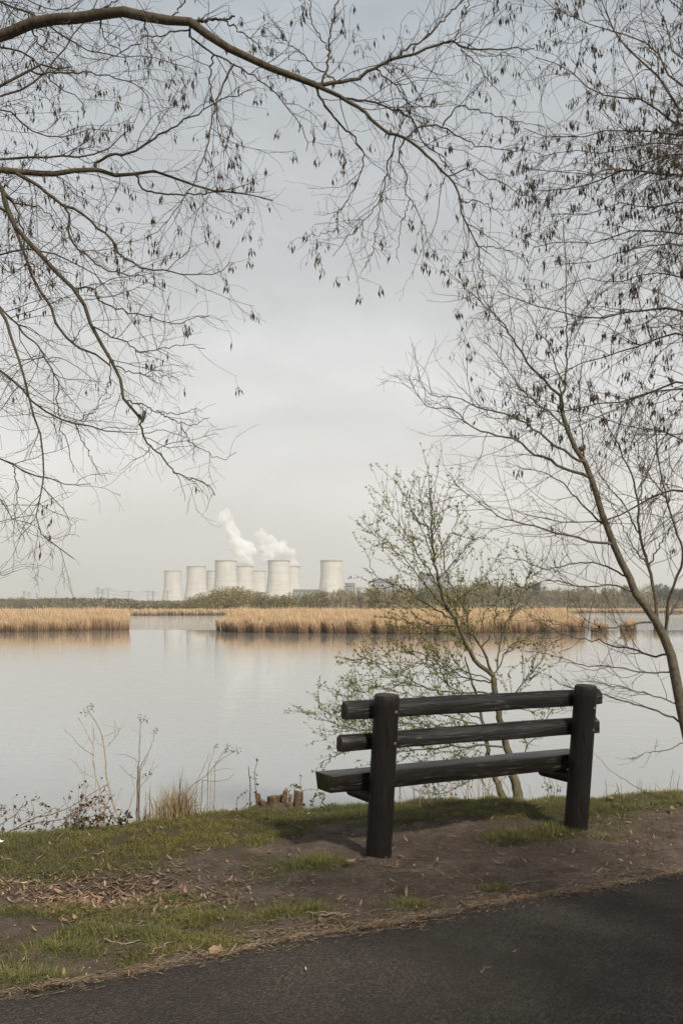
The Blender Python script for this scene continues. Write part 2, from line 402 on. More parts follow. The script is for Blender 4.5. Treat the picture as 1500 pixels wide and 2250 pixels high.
# what grows where on the bank: blobs are patches of the bank in metres
G_BLOBS = [(90, 1880, .55, .22, 1.0), (230, 1885, .5, .2, .9), (30, 1915, .35, .16, .9), (450, 1850, .5, .18, .8), (330, 1990, .45, .09, .55),
           (130, 1995, .4, .1, .6), (560, 1850, .35, .12, .6), (700, 1905, .28, .16, .8), (760, 1945, .25, .12, .7), (640, 2000, .3, .05, .9),
           (240, 2040, .3, .07, .8), (130, 2072, .16, .05, 1.0), (380, 2045, .2, .05, .8), (475, 2062, .22, .05, .7), (440, 2010, .25, .06, .8),
           (905, 1983, .16, .05, .9), (1085, 1950, .1, .06, .7), (1130, 1836, .22, .1, .9), (1205, 1828, .2, .08, .8), (60, 2140, .22, .05, 1.0),
           (1330, 1840, .12, .05, .5), (930, 2000, .1, .04, .5), (560, 1925, .3, .08, .4), (20, 2010, .3, .12, .5), (300, 1835, .5, .15, .7), (600, 1900, .3, .12, .6), (560, 1975, .3, .1, .6), (200, 2010, .5, .08, .6), (520, 1830, .5, .12, .8), (330, 2085, .3, .05, .4)]
S_BLOBS = [(240, 1950, .46, .2, 1.2), (900, 1830, .75, .26, 1.3), (700, 1850, .4, .16, .8), (620, 1865, .3, .12, .7), (1050, 1815, .35, .18, .7), (1490, 1800, .3, .25, .7), (1330, 1885, 1.1, .42, 1.3), (1000, 1920, .8, .3, .9), (1480, 1860, .6, .35, 1.0),
           (510, 1900, .35, .1, .6), (430, 1880, .2, .1, .8)]
def grass_mask(x, y):
    d = crest_y(x) - y
    band = np.clip((1.05 - d) / 0.5, 0, 1) * np.clip((d + 0.45) / 0.3, 0, 1) * 0.95
    m = band
    for px, py, rx, ry, w in G_BLOBS:
        c = gp(px, py); m = m + w * np.exp(-(((x - c[0]) / rx) ** 2 + ((y - c[1]) / ry) ** 2))
    for px, py, rx, ry, w in S_BLOBS:
        c = gp(px, py); m = m - w * np.exp(-(((x - c[0]) / rx) ** 2 + ((y - c[1]) / ry) ** 2))
    left = np.clip(-x * 0.5, 0, 0.45)
    m = m + left * 0.75 + (fbm(x, y, 2.4, 4) - 0.52) * 1.5 + (fbm(x, y, 8.0, 3) - 0.5) * 1.1
    m = m * np.clip(path_v(x, y) / 0.22, 0, 1)
    return np.clip(m, 0, 1)

gx = axis(-4.0, 5.6, 0.026, -4500, 4500); gy = axis(3.2, 9.6, 0.026, -4500, 4500)
gx = np.unique(np.concatenate([gx, np.arange(-320, 420, 10.0)])); gy = np.unique(np.concatenate([gy, np.arange(360, 660, 5.0)]))
GX, GY = np.meshgrid(gx, gy)
GZ = ground_z(GX, GY)
nxg, nyg = len(gx), len(gy)
V = np.stack([GX, GY, GZ], -1).reshape(-1, 3)
i, j = np.meshgrid(np.arange(nxg - 1), np.arange(nyg - 1)); b = (j * nxg + i).ravel()
Q = np.stack([b, b + 1, b + nxg + 1, b + nxg], 1)
gm = grass_mask(GX, GY).ravel()
far = ((np.abs(GX) > 12) | (GY > 14) | (GY < -3)).ravel().astype(float)
ground = obj('ground', make_mesh('ground', V, Q, smooth=True, col=np.stack([gm * 0.85, far, gm * 0], 1)), M['ground'])
tag(ground, kind='structure')

# asphalt path: a slab with a crumbled edge
ts = np.concatenate([np.arange(-60, -4, 1.0), np.arange(-4, 8, 0.04), np.arange(8, 62, 1.0)])
rows = []
for k, (w, dz) in enumerate([(0.0, -0.05), (0.012, -0.004), (0.05, 0.012), (0.4, 0.014), (1.0, 0.018), (1.8, 0.022), (2.6, 0.018), (3.2, 0.014), (PATH_W - 0.02, 0.01), (PATH_W, -0.05)]):
    en = np.interp(ts, e_t, e_n)
    wob = (0.09 * (fbm(ts, ts * 0 + 3, 1.6, 3) - 0.5) + 0.075 * (fbm(ts, ts * 0 + 9, 8, 3) - 0.5)) * (1 if k < 3 else 0)
    if k >= 8: wob = 0.06 * (fbm(ts, ts * 0 + 5, 3, 3) - 0.5)
    p = ew[0] + ts[:, None] * uE + (en - w + wob)[:, None] * nE
    rows.append(np.concatenate([p, np.full((len(ts), 1), dz)], 1))
V = np.array(rows); nr, nc = V.shape[:2]
i, j = np.meshgrid(np.arange(nc - 1), np.arange(nr - 1)); b = (j * nc + i).ravel()
path = obj('path', make_mesh('path', V, np.stack([b, b + nc, b + nc + 1, b + 1], 1)), M['asphalt'])
tag(path, kind='structure')

# lake
wx = np.array([-4500, -1200, -300, -80, -20, 0, 20, 80, 300, 1200, 4500.0]); wy = np.array([-30, 0, 9, 20, 60, 140, 260, 405.0, 640.0])
WX, WY = np.meshgrid(wx, wy); V = np.stack([WX, WY, WX * 0 + WATER], -1).reshape(-1, 3)
i, j = np.meshgrid(np.arange(len(wx) - 1), np.arange(len(wy) - 1)); b = (j * len(wx) + i).ravel()
lake = obj('water', make_mesh('water', V, np.stack([b, b + 1, b + len(wx) + 1, b + len(wx)], 1)), M['water'])
tag(lake, kind='structure')

# ------------------------------------------------------------------ haze
hz = NT('haze'); pv = hz.n('VolumePrincipled', {'Color': (0.95, 0.95, 0.93, 1), 'Density': 0.00022, 'Anisotropy': 0.2})
hz.t.links.new(pv.outputs[0], hz.out.inputs[1])
h = MB(); h.box(-4600, 4600, -4600, 4600, -4.4, 320)
haze = h.build('haze', hz.m); tag(haze, kind='stuff')

# ------------------------------------------------------------------ cooling towers
def tower_profile():
    Ht = 112.0; z = np.linspace(0, Ht, 30); th = 0.80 * Ht
    r = np.where(z < th, 25.2 * np.sqrt(1 + ((z - th) / 79.0) ** 2), 25.2 * np.sqrt(1 + ((z - th) / 140.0) ** 2))
    return z, r * 1.0
def lathe(z, r, n=64, closed_in=True, thick=0.6):
    zz = np.concatenate([z, z[::-1]]); rr = np.concatenate([r, r[::-1] - thick]) if closed_in else r
    if not closed_in: zz = z
    a = np.arange(n) * 2 * PI / n
    V = np.stack([rr[:, None] * np.cos(a), rr[:, None] * np.sin(a), zz[:, None] + 0 * a], -1).reshape(-1, 3)
    k = len(zz); Q = []
    i = np.arange(k - 1)[:, None] * n; j = np.arange(n)[None]; j2 = (j + 1) % n
    Q = np.stack([i + j, i + j2, i + n + j2, i + n + j], -1).reshape(-1, 4)
    return V, Q
zt, rt = tower_profile()
Vs, Qs = lathe(zt, rt); shell_me = make_mesh('tower_shell', Vs, Qs); shell_me.materials.append(M['concrete'])
zr = np.array([110.6, 110.6, 112.6, 112.6]); rr = np.array([rt[-1] + 0.1, rt[-1] + 1.3, rt[-1] + 1.3, rt[-1] - 0.7])
Vr, Qr = lathe(zr, rr, closed_in=False); rim_me = make_mesh('tower_rim', Vr, Qr, smooth=False); rim_me.materials.append(M['rim'])
TOWERS = [(-506, 2987, 'pale cooling tower at the far left end of the row, clear of the others'),
          (-388, 2662, 'pale cooling tower second from the left, its foot beside the willow clump'),
          (-380, 2987, 'cooling tower mostly hidden between the second and third big towers from the left'),
          (-271, 2333, 'tall near cooling tower just left of the larger steam cloud'),
          (-262, 2662, 'stained darker cooling tower with the larger steam cloud rising from it'),
          (-253, 2987, 'small far cooling tower in the gap left of the tall middle tower'),
          (-147, 2333, 'tall near cooling tower in the middle with steam drifting behind its rim'),
          (-137, 2662, 'cooling tower half hidden behind the right side of the tall middle tower'),
          (-24, 2333, 'lone tall cooling tower on the right standing apart without steam')]
for X, Y, lab in TOWERS:
    t = thing('cooling_tower', lab, 'cooling tower', (X, Y, -0.8), rng.random() * 6, 'cooling towers of the power station')
    obj('shell', shell_me, parent=t); obj('rim', rim_me, parent=t)

# ------------------------------------------------------------------ steam
def steam(name, label, blobs, dens, seed, disp=9.0):
    """blobs: (px, py, radius in px) at distance Y"""
    r = np.random.default_rng(seed); Y0 = blobs[0][3]
    import bmesh
    bm = bmesh.new()
    o0 = at(blobs[0][0], blobs[0][1], Y0)
    for (px, py, rp, Y) in blobs:
        c = at(px, py, Y) - o0; rad = rp / F * Y
        for q in range(7):
            off = r.normal(size=3) * rad * 0.45; rr_ = rad * r.uniform(0.45, 0.75)
            ret = bmesh.ops.create_icosphere(bm, subdivisions=2, radius=rr_)
            bmesh.ops.translate(bm, verts=ret['verts'], vec=Vector(c + off))
    me = bpy.data.meshes.new(name); bm.to_mesh(me); bm.free()
    o = bpy.data.objects.new(name, me); COL.objects.link(o); o.location = o0
    rm = o.modifiers.new('r', 'REMESH'); rm.mode = 'VOXEL'; rm.voxel_size = 2.2
    tx = bpy.data.textures.new(name, 'CLOUDS'); tx.noise_scale = 14; tx.noise_depth = 4
    dm = o.modifiers.new('d', 'DISPLACE'); dm.texture = tx; dm.strength = disp; dm.mid_level = 0.5; dm.texture_coords = 'LOCAL'
    dg = bpy.context.evaluated_depsgraph_get()
    me2 = bpy.data.meshes.new_from_object(o.evaluated_get(dg)); o.modifiers.clear(); o.data = me2; bpy.data.meshes.remove(me)
    me2.materials.clear()
    a = NT(name); v = a.n('TexCoord').outputs['Object']
    n1 = a.noise(0.06, 5, 0.6, v)
    d = a.n('MapRange', {0: n1, 1: 0.36, 2: 0.56, 3: 0.0, 4: dens}).outputs[0]
    vol = a.n('VolumePrincipled', {'Color': (1, 1, 1, 1), 'Density': d, 'Anisotropy': 0.0})
    a.t.links.new(vol.outputs[0], a.out.inputs[1]); me2.materials.append(a.m)
    tag(o, label, 'steam', 'steam clouds above the cooling towers')
    return o
D5 = 2662
steam('steam_cloud', 'large white steam cloud leaning left from the stained tower',
      [(537, 1243, 14, D5), (536, 1234, 19, D5), (537, 1220, 20, D5), (540, 1205, 18, D5), (530, 1192, 18, D5), (514, 1186, 16, D5), (507, 1172, 15, D5)], 0.16, 1)
steam('steam_wisp', 'thin fading top of the large steam cloud left of it',
      [(505, 1160, 14, D5), (500, 1146, 15, D5), (492, 1133, 13, D5), (480, 1150, 10, D5)], 0.12, 2)
steam('steam_cloud', 'lower white steam cloud drifting left behind the tall middle tower rim',
      [(640, 1243, 12, D5), (638, 1234, 15, D5), (632, 1216, 15, D5), (618, 1205, 16, D5), (600, 1210, 17, D5), (590, 1220, 17, D5), (586, 1200, 14, D5)], 0.14, 3)
steam('steam_wisp', 'thin fading upper wisp of the lower steam cloud',
      [(585, 1185, 13, D5), (574, 1174, 11, D5), (598, 1190, 10, D5), (575, 1205, 9, D5)], 0.12, 4)

# ------------------------------------------------------------------ power station buildings, wind turbine
def block(px0, px1, ptop, Y, label, name='boiler_house', bands=4, wm='cladding', crown=True):
    x0 = (px0 - CX) / F * Y; x1 = (px1 - CX) / F * Y; zt = CAMZ + (YH - ptop) / F * Y; w = x1 - x0; dp = max(18, w * 0.7); hh = zt + 0.8
    t = thing(name, label, 'building', ((x0 + x1) / 2, Y, -0.8), 0, 'buildings of the power station')
    m = MB(); m.box(-w / 2, w / 2, 0, dp, 0, hh * 0.80); m.build('wall', M[wm], t)
    m = MB(); m.box(-w / 2 + .6, w / 2 - .6, .6, dp - .6, hh * 0.80, hh * 0.93); m.build('upper_wall', M['cladding_dark'], t)
    m = MB(); m.box(-w / 2 - .4, w / 2 + .4, -.4, dp + .4, hh * 0.93, hh * 0.95); rf = m.build('roof', M['cladding'], t)
    if crown:
        for q in range(5):
            m = MB(); xx = -w / 2 + w * (q + 0.3 + 0.3 * rng.random()) / 5; m.box(xx, xx + w * 0.09, dp * .2, dp * .6, hh * 0.95, hh * (0.965 + 0.035 * rng.random())); m.build('roof_unit', M['cladding_dark'], rf)
    for q in range(6):
        m = MB(); xx = -w / 2 + w * (q + 0.5) / 6; m.box(xx - .7, xx + .7, -.5, -.003, 0, hh * 0.80); m.build('wall_panel', M['cladding_dark' if q % 2 else 'steel'], t)
    for q in range(bands):
        for c in range(6):
            m = MB(); zz = hh * (0.36 + 0.42 * (q + .3) / bands); xa = -w / 2 + w * (c + .0) / 6 + 1.0; xa += 0 if c else .8; m.box(xa, xa + w / 6 * .3, -.25, -.003, zz, zz + hh * .035); m.build('window', M['glass'], t)
    return t
block(818, 873, 1268, 2380, 'broad grey boiler house block above the birches right of the wind turbine')
block(922, 992, 1257, 2380, 'tallest grey boiler house seen through the top of the budding young tree')
block(757, 780, 1278, 2380, 'small dark grey block just right of the lone cooling tower', bands=5, wm='cladding_dark', crown=False)
block(643, 708, 1293, 2480, 'long low grey hall between the middle and the lone cooling towers', 'turbine_hall', 1, crown=False)
block(561, 583, 1299, 2480, 'low grey hall visible in the gap left of the tall middle tower', 'turbine_hall', 1, crown=False)
block(880, 915, 1290, 2400, 'low grey annex behind the birches beside the tallest boiler house', 'annex', 1, crown=False)

Yw = 3300; hub = at(810, 1283, Yw)
wt = thing('wind_turbine', 'white three bladed wind turbine left of the broad grey block', 'wind turbine', (hub[0], Yw, -0.8))
Vt, Qt, Tt = tubes([[(0, 3, 0), (0, 3, (hub[2] + .8))]], [[2.6, 1.5]], 12, True); obj('tower', make_mesh('turbine_tower', Vt, Qt, Tt), M['white_paint'], wt)
m = MB(); m.box(-2, 2, -2, 8, hub[2] - 1.2, hub[2] + 2.8); m.build('nacelle', M['white_paint'], wt)
for ang in (118, 238, 358):
    a_ = R_(ang); dv = np.array((math.cos(a_), 0, math.sin(a_))); pw = np.array((-dv[2], 0, dv[0]))
    c0 = np.array((0, -2.6, hub[2] + .8)); pts = []
    for s_, w_ in ((0, 1.2), (5, 2.2), (20, 1.3), (31, .25)):
        for q in (-1, 1):
            for dy in (-.2, .2): pts.append(c0 + dv * s_ + pw * w_ * q * .9 + np.array((0, dy * 1.5, 0)))
    qs = []
    for s_ in range(3):
        o_ = s_ * 4
        for (a1, b1) in ((0, 1), (1, 3), (3, 2), (2, 0)): qs.append((o_ + a1, o_ + b1, o_ + 4 + b1, o_ + 4 + a1))
    obj('blade', make_mesh('blade', pts, qs, smooth=False), M['white_paint'], wt)

# ------------------------------------------------------------------ pylons and lines
def bars(segs, r):
    P = np.array(segs, float); return tubes(P, np.full((len(P), 2), r), 4)
def pylon(px, ptop, Y, kind, label):
    base = at(px, YH, Y); H = CAMZ + (YH - ptop) / F * Y + 0.8; rb = 0.000075 * Y
    t = thing('electricity_pylon', label, 'pylon', (base[0], Y, -0.8), rng.uniform(-.3, .3), 'lattice pylons left of the cooling towers')
    segs = []; w0, w1 = H * .085, H * .014; n = 9; lv = np.linspace(0, H, n)
    ww = w0 + (w1 - w0) * np.minimum(1, lv / (H * .82))
    for k in range(n - 1):
        for sx in (-1, 1):
            for sy in (-1, 1):
                segs.append([(sx * ww[k], sy * ww[k], lv[k]), (sx * ww[k + 1], sy * ww[k + 1], lv[k + 1])])
        for sy in (-1, 1):
            segs.append([(-ww[k], sy * ww[k], lv[k]), (ww[k + 1], sy * ww[k + 1], lv[k + 1])]); segs.append([(ww[k], sy * ww[k], lv[k]), (-ww[k + 1], sy * ww[k + 1], lv[k + 1])])
            segs.append([(-ww[k], sy * ww[k], lv[k]), (ww[k], sy * ww[k], lv[k])])
    Vp, Qp, _ = bars(segs, rb); obj('mast', make_mesh('mast', Vp, Qp, smooth=False), M['steel'], t)
    arms = [(0.97, .30)] if kind == 'T' else [(0.78, .17), (0.90, .13), (0.99, .10)]
    for hz_, half in arms:
        z = H * hz_; a = H * half; s2 = []
        for sx in (-1, 1):
            s2 += [[(0, 0, z + H * .03), (sx * a, 0, z)], [(0, 0, z - H * .02), (sx * a, 0, z)], [(0, 0, z), (sx * a, 0, z)]]
            for q in (.33, .66, .98): s2.append([(sx * a * q, 0, z), (sx * a * q, 0, z - H * .06)])
        Vp, Qp, _ = bars(s2, rb); obj('cross_arm', make_mesh('cross_arm', Vp, Qp, smooth=False), M['steel'], t)
    return np.array((base[0], Y, -0.8)), H, arms[0]
PY = [(215, 1291, 1500, 'N', 'tallest narrow lattice pylon rising over the left end of the open water'),
      (225, 1296, 1900, 'N', 'narrow lattice pylon close behind the tallest one'),
      (237, 1293, 2100, 'T', 'pylon with one wide crossarm right of the two narrow ones'),
      (282, 1298, 2000, 'T', 'pylon with one wide crossarm midway between the pylon cluster and the towers'),
      (325, 1298, 2000, 'T', 'pylon with one wide crossarm nearest the left cooling tower'),
      (336, 1299, 1700, 'N', 'narrow pylon beside the leftmost cooling tower'),
      (53, 1299, 2200, 'N', 'narrow pylon farthest left above the dark wood'),
      (64, 1301, 2300, 'N', 'narrow pylon second from the left above the dark wood'),
      (81, 1303, 2400, 'N', 'smallest narrow pylon above the dark wood'),
      (230, 1319, 700, 'T', 'low pylon with a wide crossarm in front of the trees under the tallest pylon'),
      (308, 1320, 800, 'T', 'low pylon with a wide crossarm standing among low bushes'),
      (368, 1298, 2100, 'T', 'pylon with one wide crossarm in front of the leftmost cooling tower')]
ends = [pylon(*p) for p in PY]
def wire(a, b, ha, hb, r, label):
    A = a[0] + np.array((0, 0, ha)); B = b[0] + np.array((0, 0, hb)); t = np.linspace(0, 1, 14)[:, None]
    P = A + (B - A) * t; P[:, 2] -= 4 * (t * (1 - t))[:, 0] * 0.02 * np.linalg.norm(B - A)
    Vw, Qw, _ = tubes([P], [np.full(14, r)], 4)
    tag(obj('power_line', make_mesh('power_line', Vw, Qw), M['steel']), label, 'power line', 'power lines between the pylons')
for (a, b) in ((8, 0), (0, 5), (2, 3), (3, 4), (4, 11)):
    for f in (0.78, 0.95): wire(ends[a], ends[b], ends[a][1] * f, ends[b][1] * f, 0.16, 'thin grey cable sagging between distant pylons left of the towers')

# ------------------------------------------------------------------ far trees
def crown_mesh(r, H, W, n, base, cols, clumps, leaf, droop=0.0):
    """many small twig-sized faces spread through clumps of a crown"""
    cc = []
    while len(cc) < clumps:
        p = r.uniform(-1, 1, 3)
        if (p ** 2).sum() < 1: cc.append(p)
    cc = np.array(cc) * np.array((W / 2, W / 2, (H - base) / 2)) * 0.82 + np.array((0, 0, (H + base) / 2))
    ci = r.integers(0, clumps, n); rad = W * r.uniform(0.10, 0.2, clumps)
    P = cc[ci] + r.normal(size=(n, 3)) * rad[ci][:, None] * np.array((0.8, .8, .8))
    P[:, 2] = np.clip(P[:, 2], base * 0.7, H)
    d = nrm(r.normal(size=(n, 3)) + np.array((0, 0, 0.7 - droop))); s = nrm(np.cross(d, r.normal(size=(n, 3))))
    L_ = leaf * r.uniform(0.6, 1.5, (n, 1)); w = L_ * 0.28
    Vq = np.stack([P - d * L_ * .5, P + s * w, P + d * L_ * .5, P - s * w], 1)
    c = np.array(cols)[r.integers(0, len(cols), clumps)][ci] * r.uniform(0.7, 1.3, (n, 1))
    return make_mesh('crown', Vq.reshape(-1, 3), np.arange(n * 4).reshape(-1, 4), smooth=False, col=np.repeat(c, 4, 0))
def trunk_mesh(r, H, W, rad, stems=1, lean=0.05):
    P, R = [], []
    for s_ in range(stems):
        b0 = np.array((r.normal() * .3 * (stems > 1), r.normal() * .3 * (stems > 1), 0)); top = b0 + np.array((r.normal() * lean * H + (r.normal() * W * .2 if stems > 1 else 0), r.normal() * lean * H, H * r.uniform(.8, .93)))
        k = spline([b0, (b0 * .6 + top * .4) + r.normal(size=3) * .02 * H, top], 9); P.append(k); R.append(np.linspace(rad, rad * .2, 9) / (stems ** .4))
        for q in range(14 // stems + 4):
            t = r.uniform(.3, .92); o_ = k[int(t * 8)]; an = r.uniform(0, 2 * PI); l = W * .5 * r.uniform(.5, 1) * (1.25 - t)
            e = o_ + np.array((math.cos(an) * l, math.sin(an) * l, l * r.uniform(.5, 1.3)))
            P.append(spline([o_, (o_ + e) / 2 + np.array((0, 0, -.1 * l)), e], 9)); R.append(np.linspace(rad * .35, rad * .08, 9))
    Vt, Qt, _ = tubes(P, R, 4); return make_mesh('trunk', Vt, Qt)
def far_proto(kind, seed):
    r = np.random.default_rng(seed)
    if kind == 'willow': H, W, st, rad, cols, n, cl, lf = 10, 9.5, 4, .16, [(0.23, 0.19, 0.075), (0.18, 0.15, 0.06), (0.27, 0.22, 0.09)], 1500, 34, .6
    elif kind == 'birch': H, W, st, rad, cols, n, cl, lf = 11, 4.8, 1, .3, [(0.30, 0.24, 0.13), (0.32, 0.24, 0.15), (0.26, 0.22, 0.10)], 480, 26, .5
    elif kind == 'bare': H, W, st, rad, cols, n, cl, lf = 12, 6.5, 1, .3, [(0.24, 0.18, 0.11), (0.19, 0.145, 0.09), (0.28, 0.20, 0.12)], 900, 30, .55
    elif kind == 'green': H, W, st, rad, cols, n, cl, lf = 11, 6.5, 1, .2, [(0.22, 0.20, 0.07), (0.25, 0.215, 0.08), (0.18, 0.165, 0.06)], 1000, 30, .55
    elif kind == 'pine': H, W, st, rad, cols, n, cl, lf = 13, 4.6, 1, .22, [(0.065, 0.075, 0.045), (0.08, 0.085, 0.05), (0.085, 0.085, 0.055)], 1000, 24, .55
    elif kind == 'rusty': H, W, st, rad, cols, n, cl, lf = 9, 6, 1, .18, [(0.18, 0.115, 0.05), (0.16, 0.10, 0.05), (0.2, 0.13, 0.06)], 900, 26, .55
    elif kind == 'bush': H, W, st, rad, cols, n, cl, lf = 4, 6, 3, .1, [(0.115, 0.105, 0.045), (0.13, 0.11, 0.05), (0.10, 0.085, 0.05)], 700, 22, .45
    base = H * {'birch': .2, 'pine': .32, 'bare': .16, 'green': .16, 'willow': .05, 'bush': .03, 'rusty': .1}[kind]
    return H, trunk_mesh(r, H, W, rad, st), crown_mesh(r, H, W, n, base, cols, cl, lf)
PROTO = {}
for k, kind in enumerate(('willow', 'birch', 'bare', 'green', 'pine', 'rusty', 'bush')):
    PROTO[kind] = [far_proto(kind, 100 + 10 * k + q) for q in range(4)]
    for H, tm, cm in PROTO[kind]:
        tm.materials.append(M['birch'] if kind == 'birch' else M['bark_slim']); cm.materials.append(M['crown'])
def before(px):     # what stands behind a tree of the far shore
    A_ = [(400, 'left foot of the second tower'), (440, 'middle of the second tower'), (465, 'half hidden third tower'), (495, 'tall tower left of the large steam cloud'), (540, 'stained steaming tower'), (571, 'small far tower in the gap'),
          (612, 'tall middle tower'), (650, 'half hidden tower beside the middle one'), (678, 'long low hall'), (712, 'left foot of the lone tower'), (745, 'right foot of the lone tower'), (770, 'small dark block'), (797, 'gap left of the wind turbine'), (812, 'wind turbine'), (845, 'broad boiler house'), (885, 'gap between the two boiler houses'), (960, 'tallest boiler house')]
    return min(A_, key=lambda t: abs(t[0] - px))[1]
def far_tree(kind, px, ptop, Y, label, group, wide=1.0):
    H, tm, cm = PROTO[kind][rng.integers(0, 4)]
    X = (px - CX) / F * Y; h_ = CAMZ + (YH - ptop) / F * Y + 0.75
    t = thing({'willow': 'willow_tree', 'birch': 'birch_tree', 'bare': 'bare_tree', 'green': 'budding_tree', 'pine': 'pine_tree', 'rusty': 'rusty_tree', 'bush': 'bush'}[kind],
              label, 'bush' if kind == 'bush' else 'tree', (X, Y, -0.75), rng.uniform(0, 6.28), group)
    s = 1.13 * h_ / H; t.scale = (s * wide, s * wide, s)
    obj('trunk', tm, parent=t); obj('crown', cm, parent=t)
prof = lambda x, pts: np.interp(x, [p[0] for p in pts], [p[1] for p in pts])
ctop = [(400, 1325), (415, 1319), (430, 1312), (460, 1307), (480, 1300), (500, 1296), (530, 1297), (555, 1303), (580, 1309), (605, 1311), (620, 1307), (650, 1311), (680, 1306), (700, 1300), (710, 1298)]
for px in np.arange(410, 712, 11.5):
    p = px + rng.uniform(-4, 4)
    k = 'willow' if p < 600 else ('green' if rng.random() < .5 else 'willow')
    far_tree(k, p, prof(p, ctop) + rng.uniform(-1, 4), rng.uniform(428, 470), ('olive budding willow in front of the ' if k == 'willow' else 'light green budding tree in front of the ') + before(p),
             'trees in front of the cooling towers')
for px in np.arange(690, 900, 8):
    p = px + rng.uniform(-3, 3); k = 'birch' if rng.random() < .62 else ('green' if rng.random() < .5 else 'bare')
    far_tree(k, p, 1299 + rng.uniform(-6, 8), rng.uniform(430, 480), {'birch': 'bare birch with a pale trunk in front of the ', 'green': 'budding green tree in front of the ', 'bare': 'bare brown tree in front of the '}[k] + before(p),
             'trees among the birches')
for px in np.arange(880, 1780, 10.5):
    p = px + rng.uniform(-4, 4); u = rng.random()
    k = 'pine' if p > 1440 or u < .13 else ('rusty' if u < .2 else ('birch' if u < .28 else ('green' if u < .6 else 'bare')))
    tp = prof(p, [(880, 1294), (1000, 1288), (1060, 1280), (1100, 1281), (1150, 1287), (1300, 1292), (1500, 1290), (1800, 1288)]) + rng.uniform(-6, 9) + (14 if k == 'rusty' else 0)
    far_tree(k, p, tp, np.interp(p, [880, 1000, 1100], [500, 600, 660]) + rng.uniform(0, 90), {'pine': 'dark pine in the wood along the right of the far shore', 'rusty': 'low rusty orange tree in front of the right hand wood', 'birch': 'pale trunked birch in the wood right of the boiler houses',
             'green': 'budding green tree in the wood right of the boiler houses', 'bare': 'bare brown tree in the wood right of the boiler houses'}[k], 'trees of the wood right of the power station')
for px in np.arange(-260, 222, 9):
    p = px + rng.uniform(-4, 4); u = rng.random(); k = 'birch' if u < .14 else ('pine' if u < .4 else ('bare' if u < .8 else 'green'))
    far_tree(k, p, 1316 + rng.uniform(-3, 5) - (6 if p < 90 and u > .9 else 0), rng.uniform(720, 820), {'pine': 'dark pine in the far wood behind the left reed bed', 'birch': 'pale birch at the edge of the far wood behind the left reed bed', 'bare': 'bare grey brown tree in the far wood behind the left reed bed', 'green': 'greenish tree in the far wood behind the left reed bed'}[k],
             'trees of the wood behind the left reed bed', 1.1)
for px in np.arange(205, 415, 10):
    p = px + rng.uniform(-4, 4); far_tree('bush', p, 1328 + rng.uniform(-3, 2), rng.uniform(520, 640), 'low olive bush on the far shore between the pylons and the left tower', 'low bushes left of the cooling towers')
# the wood beyond that reads as one mass
def wood_mass(x0, x1, Y0, Y1, ztop, n, cols, name):
    X = rng.uniform(x0, x1, n); Y = rng.uniform(Y0, Y1, n); top = ztop * (0.72 + 0.45 * fbm(X, Y, 0.03, 4)); z = -0.8 + top * rng.random(n) ** .85
    P = np.stack([X, Y, z], 1); d = nrm(rng.normal(size=(n, 3)) + np.array((0, 0, .8))); s = nrm(np.cross(d, rng.normal(size=(n, 3)))); L_ = rng.uniform(.7, 1.8, (n, 1)) * (Y0 / 700)
    Vq = np.stack([P - d * L_, P + s * L_ * .4, P + d * L_, P - s * L_ * .4], 1); c = np.array(cols)[rng.integers(0, len(cols), n)] * rng.uniform(.7, 1.3, (n, 1))
    tag(obj(name, make_mesh(name, Vq.reshape(-1, 3), np.arange(n * 4).reshape(-1, 4), smooth=False, col=np.repeat(c, 4, 0)), M['crown']), kind='stuff')
dk = [(0.12, 0.10, 0.07), (0.10, 0.09, 0.06), (0.08, 0.085, 0.055)]
wood_mass(-520, -185, 830, 900, 9.5, 26000, dk, 'distant_wood')
wood_mass(-330, -60, 1050, 1150, 5.0, 14000, dk, 'distant_wood')
wood_mass(-150, 20, 560, 640, 6.5, 12000, [(0.2, 0.16, 0.08), (0.17, 0.145, 0.075)], 'distant_wood')
wood_mass(20, 900, 800, 930, 15.5, 52000, [(0.19, 0.15, 0.085), (0.165, 0.135, 0.07), (0.11, 0.105, 0.055)], 'distant_wood')

wood_mass(20, 520, 600, 680, 5.0, 16000, [(0.17, 0.14, 0.08), (0.14, 0.12, 0.07)], 'undergrowth')
wood_mass(-20, 60, 480, 540, 4.0, 5000, [(0.19, 0.155, 0.085), (0.15, 0.13, 0.07)], 'undergrowth')
